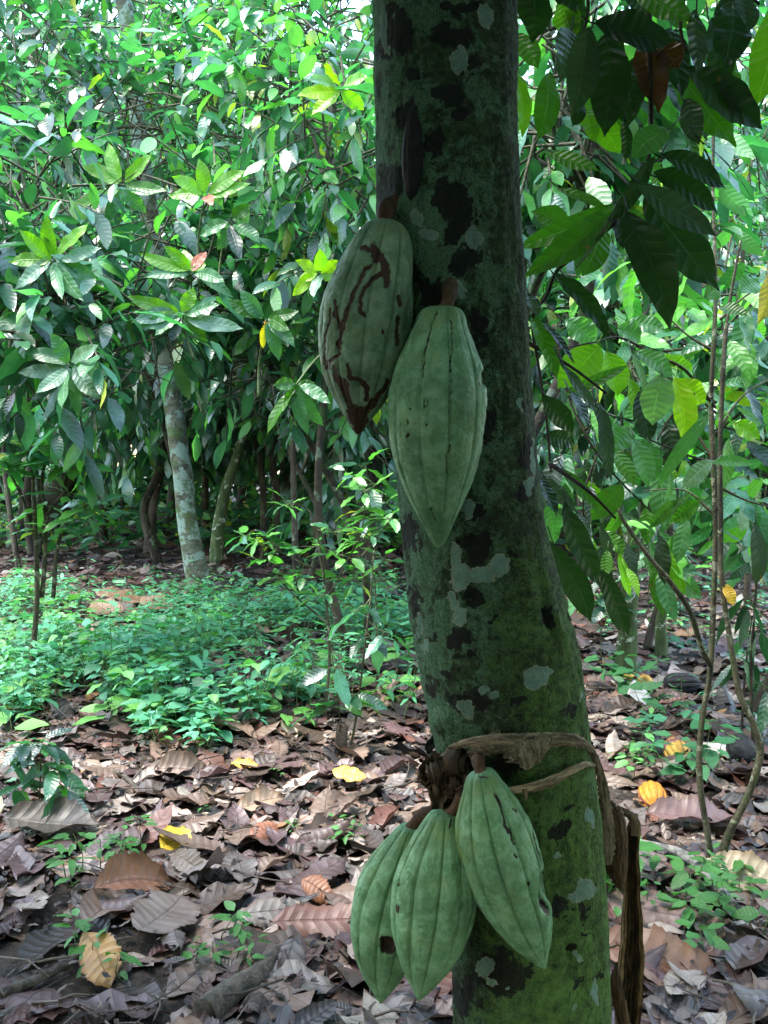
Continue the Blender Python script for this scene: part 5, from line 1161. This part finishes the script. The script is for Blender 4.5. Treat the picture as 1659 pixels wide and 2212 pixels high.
rs=np.random.default_rng(66); lv_=[]
for k in range(62):
    u=rs.uniform(1195,1500); v=rs.uniform(860,1230)
    if u<1260 and v<960: continue
    a=rs.normal(0.15,0.5); ln=rs.uniform(60,130); lv_.append(((u,v),(u+ln*math.sin(a),v+ln*math.cos(a)),ln*rs.uniform(0.28,0.45),['dk','gr','mt','bl','gr','br','mt'][rs.integers(7)],rs.normal(0,0.4),rs.uniform(0.2,1.3)))
branch_thing('thicket of drooping leaves filling the space between the mossy trunk and the curved stems',
 [[(1195,700,0.4),(1230,860,0.4),(1290,980,0.4),(1380,1080,0.5),(1460,1150,0.5)],[(1230,860,0.4),(1330,900,0.5),(1450,930,0.5),(1540,990,0.6)],[(1290,980,0.4),(1260,1080,0.4),(1270,1180,0.5)]],lv_,2.5,905)

# shoots of fresh leaves and young red leaves on the left cocoa trees
def shoot(label,c,lv,Y,seed,stem):
    rs=np.random.default_rng(seed); g0=at(*c,Y); r_=thing('leafy_shoot',g0,label,'branch','fresh shoots of the left cocoa trees')
    mb=MB(); P=smooth_path([at(u,v,Y+0.15) for u,v in stem]+[g0],12); tube(mb,P,np.linspace(0.008,0.004,12),8); link('stem',mb.mesh('stem',g0),M['gstem'],r_)
    for (dx,dy,w,cn) in lv:
        mb=MB(); leaf_part(mb,(c[0]+dx*0.08,c[1]+dy*0.08),(c[0]+dx,c[1]+dy),Y,Y+rs.uniform(-0.15,0.1),w,np.array(G[cn])*rs.uniform(0.85,1.15),rs.normal(0,0.3),rs.uniform(0.1,0.35),rs.uniform(0.1,0.3),0.008,0.05,rs,nx=6,ny=24)
        lf=link('leaf',mb.mesh('leaf',g0),M['leaf'],r_)
        if cn=='pk': lf['label']='young pinkish red leaf'
G['pk']=(0.42,0.13,0.09); G['ye2']=(0.5,0.38,0.03)
shoot('upright shoot of bright leaves with a pink young leaf, left middle',(443,422),[(-14,-78,32,'br'),(-72,-38,34,'br'),(-78,0,30,'br'),(88,-50,34,'br'),(98,-22,26,'br'),(50,-44,22,'gr'),(12,20,24,'pk'),(40,30,34,'mt')],5.0,911,[(430,620),(428,520)])
shoot('second upright shoot with a hanging pink leaf below the first one',(415,590),[(-16,-52,28,'br'),(-60,-60,26,'br'),(-112,-45,30,'br'),(-106,10,30,'mt'),(-40,-40,26,'br'),(20,-30,34,'br'),(30,-46,24,'pk'),(70,20,30,'mt'),(90,50,28,'mt')],5.0,912,[(390,720),(410,650)])
shoot('pale broad leaved shoot above the pale leaning trunk',(395,680),[(-118,-45,34,'br'),(-110,12,36,'sv'),(-95,28,34,'mt'),(-60,44,30,'mt'),(128,35,36,'sv'),(80,-20,28,'mt'),(20,-60,32,'br'),(50,60,26,'gr'),(-30,60,28,'dk')],4.7,913,[(420,780),(400,720)])
shoot('drooping silvery leaf bunch at the left border',(150,790),[(-100,-30,36,'mt'),(-70,60,34,'sv'),(-20,95,36,'mt'),(25,110,30,'mt'),(70,70,36,'sv'),(100,20,32,'mt'),(60,-50,34,'sv'),(-40,-70,34,'mt'),(10,60,30,'sv'),(-110,20,34,'sv')],4.2,914,[(60,700),(110,740)])
shoot('leaf bunch with long pale leaves at the upper left border',(120,560),[(-80,-60,34,'br'),(-20,-95,32,'br'),(70,-80,34,'br'),(100,-20,32,'sv'),(90,40,36,'mt'),(-100,10,36,'br'),(-90,60,36,'sv'),(10,90,30,'mt'),(60,90,32,'mt')],4.4,915,[(30,660),(80,600)])
shoot('bright leaf spray above the pale trunk at upper left',(265,400),[(-120,60,34,'br'),(-90,-40,36,'br'),(-30,-90,32,'br'),(60,-70,34,'br'),(95,10,34,'gr'),(50,60,32,'mt'),(-40,80,30,'mt')],5.2,916,[(330,520),(300,450)])
shoot('yellow green leaf spray left of the upper near trunk',(735,190),[(-90,20,38,'ye'),(-60,60,36,'ye'),(-30,-55,38,'ye'),(60,-20,34,'br'),(50,50,34,'br'),(-70,-20,30,'sv')],4.2,917,[(800,200),(770,195)])
shoot('bright toothed leaf spray beside the highest pod',(690,590),[(-50,-30,30,'ye'),(-45,10,30,'ye'),(40,-25,28,'ye'),(35,20,30,'br'),(-10,50,28,'sv'),(0,-50,28,'br'),(-60,45,30,'ye')],4.2,918,[(760,620),(720,600)])
shoot('leaf cluster with a hanging yellow and pink leaf left of the highest pod',(575,690),[(-5,65,18,'ye2'),(8,25,20,'pk'),(-80,-45,34,'gr'),(-60,-60,34,'mt'),(60,60,30,'mt'),(50,20,30,'gr'),(25,90,30,'mt'),(70,-20,30,'gr')],4.8,919,[(558,860),(560,780)])
shoot('pair of broad leaves over the dark space right of the pale trunk',(500,480),[(60,45,34,'mt'),(-70,30,34,'mt'),(40,-40,32,'gr'),(70,0,32,'gr'),(-30,60,30,'mt'),(10,80,30,'bl')],5.2,920,[(470,620),(480,540)])
shoot('broad toothed leaves above the low feathery shrub',(640,830),[(-50,0,32,'gr'),(45,5,30,'gr'),(60,90,32,'mt'),(20,110,32,'mt'),(-60,110,30,'gr'),(75,40,28,'mt'),(-30,50,26,'gr')],4.6,921,[(700,760),(670,790)])

# ------------------------------------------------------------------ aerial creepers
rs=np.random.default_rng(15)
for i,(U,V0,V1,Y) in enumerate(((527,270,365,6.5),(622,240,330,6.2),(740,215,375,6.0),(768,270,370,6.0),(232,300,500,6.5),(170,200,480,6.6),(20,380,560,5.6),(395,440,620,6.0),(845,330,420,6.0),(1342,900,1350,5.2),(1290,780,1100,5.0))):
    P=[at(U+rs.normal(0,6)*k*0.5,V0+(V1-V0)*k/5,Y) for k in range(6)]; P[0]=P[0]+[0,0.05,0.15]
    mb=MB(); tube(mb,smooth_path(P,24),np.full(24,0.005),6,bump=0.1,seed=i)
    o=link('creeper',mb.mesh('creeper',P[0]),M['stick'] if i<9 else M['stem'],None,P[0])
    tag(o,('pale thin creeper dangling from the upper left foliage' if i<9 else 'long thin liana hanging in the right background'),'creeper','thin creepers hanging in the foliage')

# ------------------------------------------------------------------ roots and sticks
def ground_tube(name,label,pts,rad,mat,cat,lift=0.3,group=None):
    P=[]
    for (u,v) in pts:
        g_=gr(u,v); P.append(g_)
    P=smooth_path(P,40); rr=np.interp(np.linspace(0,1,40),np.linspace(0,1,len(rad)),rad); P[:,2]=gh(P[:,0],P[:,1])+rr*lift+0.02
    mb=MB(); tube(mb,P,rr,12,bump=0.06); o=link(name,mb.mesh(name,P[0]),M[mat],None,P[0]); tag(o,label,cat,group)
ground_tube('root','dark curved root crossing the soil at the bottom left of the pods',[(440,2230),(500,2170),(560,2125),(595,2085),(640,2055),(720,2060)],[0.035,0.030,0.026,0.024,0.020,0.012],'root','root',0.5,'roots on the soil')
ground_tube('root','thin dark root running down the bare soil at the lower left',[(0,2190),(90,2150),(170,2100),(240,2060)],[0.012,0.012,0.011,0.008],'root','root',0.6,'roots on the soil')
ground_tube('root','short black root piece beside the grey leaves',[(250,1925),(310,1928),(370,1935)],[0.018,0.016,0.010],'root','root',0.9,'roots on the soil')
ground_tube('stick','grey stick lying across the litter at lower right',[(1322,1808),(1400,1838),(1465,1862),(1520,1905),(1590,1992)],[0.010,0.014,0.016,0.017,0.016],'stick','stick',1.8,'sticks on the litter')
ground_tube('stick','dark twig pointing down in the litter at far left',[(235,1690),(270,1700),(330,1745)],[0.012,0.010,0.006],'root','stick',1.8,'sticks on the litter')
ground_tube('stick','thin dark twig behind the far yellow pods',[(1270,1500),(1330,1503),(1400,1500)],[0.006,0.006,0.004],'root','stick',2.5,'sticks on the litter')

# ================================================================== LIGHT
w=bpy.data.worlds.new('World'); scene.world=w; w.use_nodes=True
nt=w.node_tree; bg=nt.nodes['Background']; sky=nt.nodes.new('ShaderNodeTexSky'); sky.sky_type='NISHITA'; sky.sun_disc=False
SUN_EL,SUN_AZ=R(68),R(-105)           # high veiled sun, from the left and a little behind the camera
sky.sun_elevation=SUN_EL; sky.sun_rotation=SUN_AZ; sky.air_density=1.6; sky.dust_density=1.5; sky.ozone_density=1.0
nt.links.new(sky.outputs[0],bg.inputs[0]); bg.inputs[1].default_value=0.15
sd=bpy.data.lights.new('sun','SUN'); sd.energy=1.5; sd.angle=R(20); sd.color=(1.0,0.97,0.90)
so=bpy.data.objects.new('sun',sd); col.objects.link(so)
dirv=Vector((math.sin(SUN_AZ)*math.cos(SUN_EL),math.cos(SUN_AZ)*math.cos(SUN_EL),math.sin(SUN_EL)))
so.rotation_euler=dirv.to_track_quat('Z','Y').to_euler()
vs=scene.view_settings; scene.display_settings.display_device='sRGB'; vs.view_transform='Standard'; vs.look='None'; vs.gamma=1; vs.use_curve_mapping=False; vs.exposure=3.12
scene.cycles.max_bounces=6; scene.cycles.diffuse_bounces=4; scene.cycles.glossy_bounces=2; scene.cycles.transmission_bounces=4
bpy.context.view_layer.update()
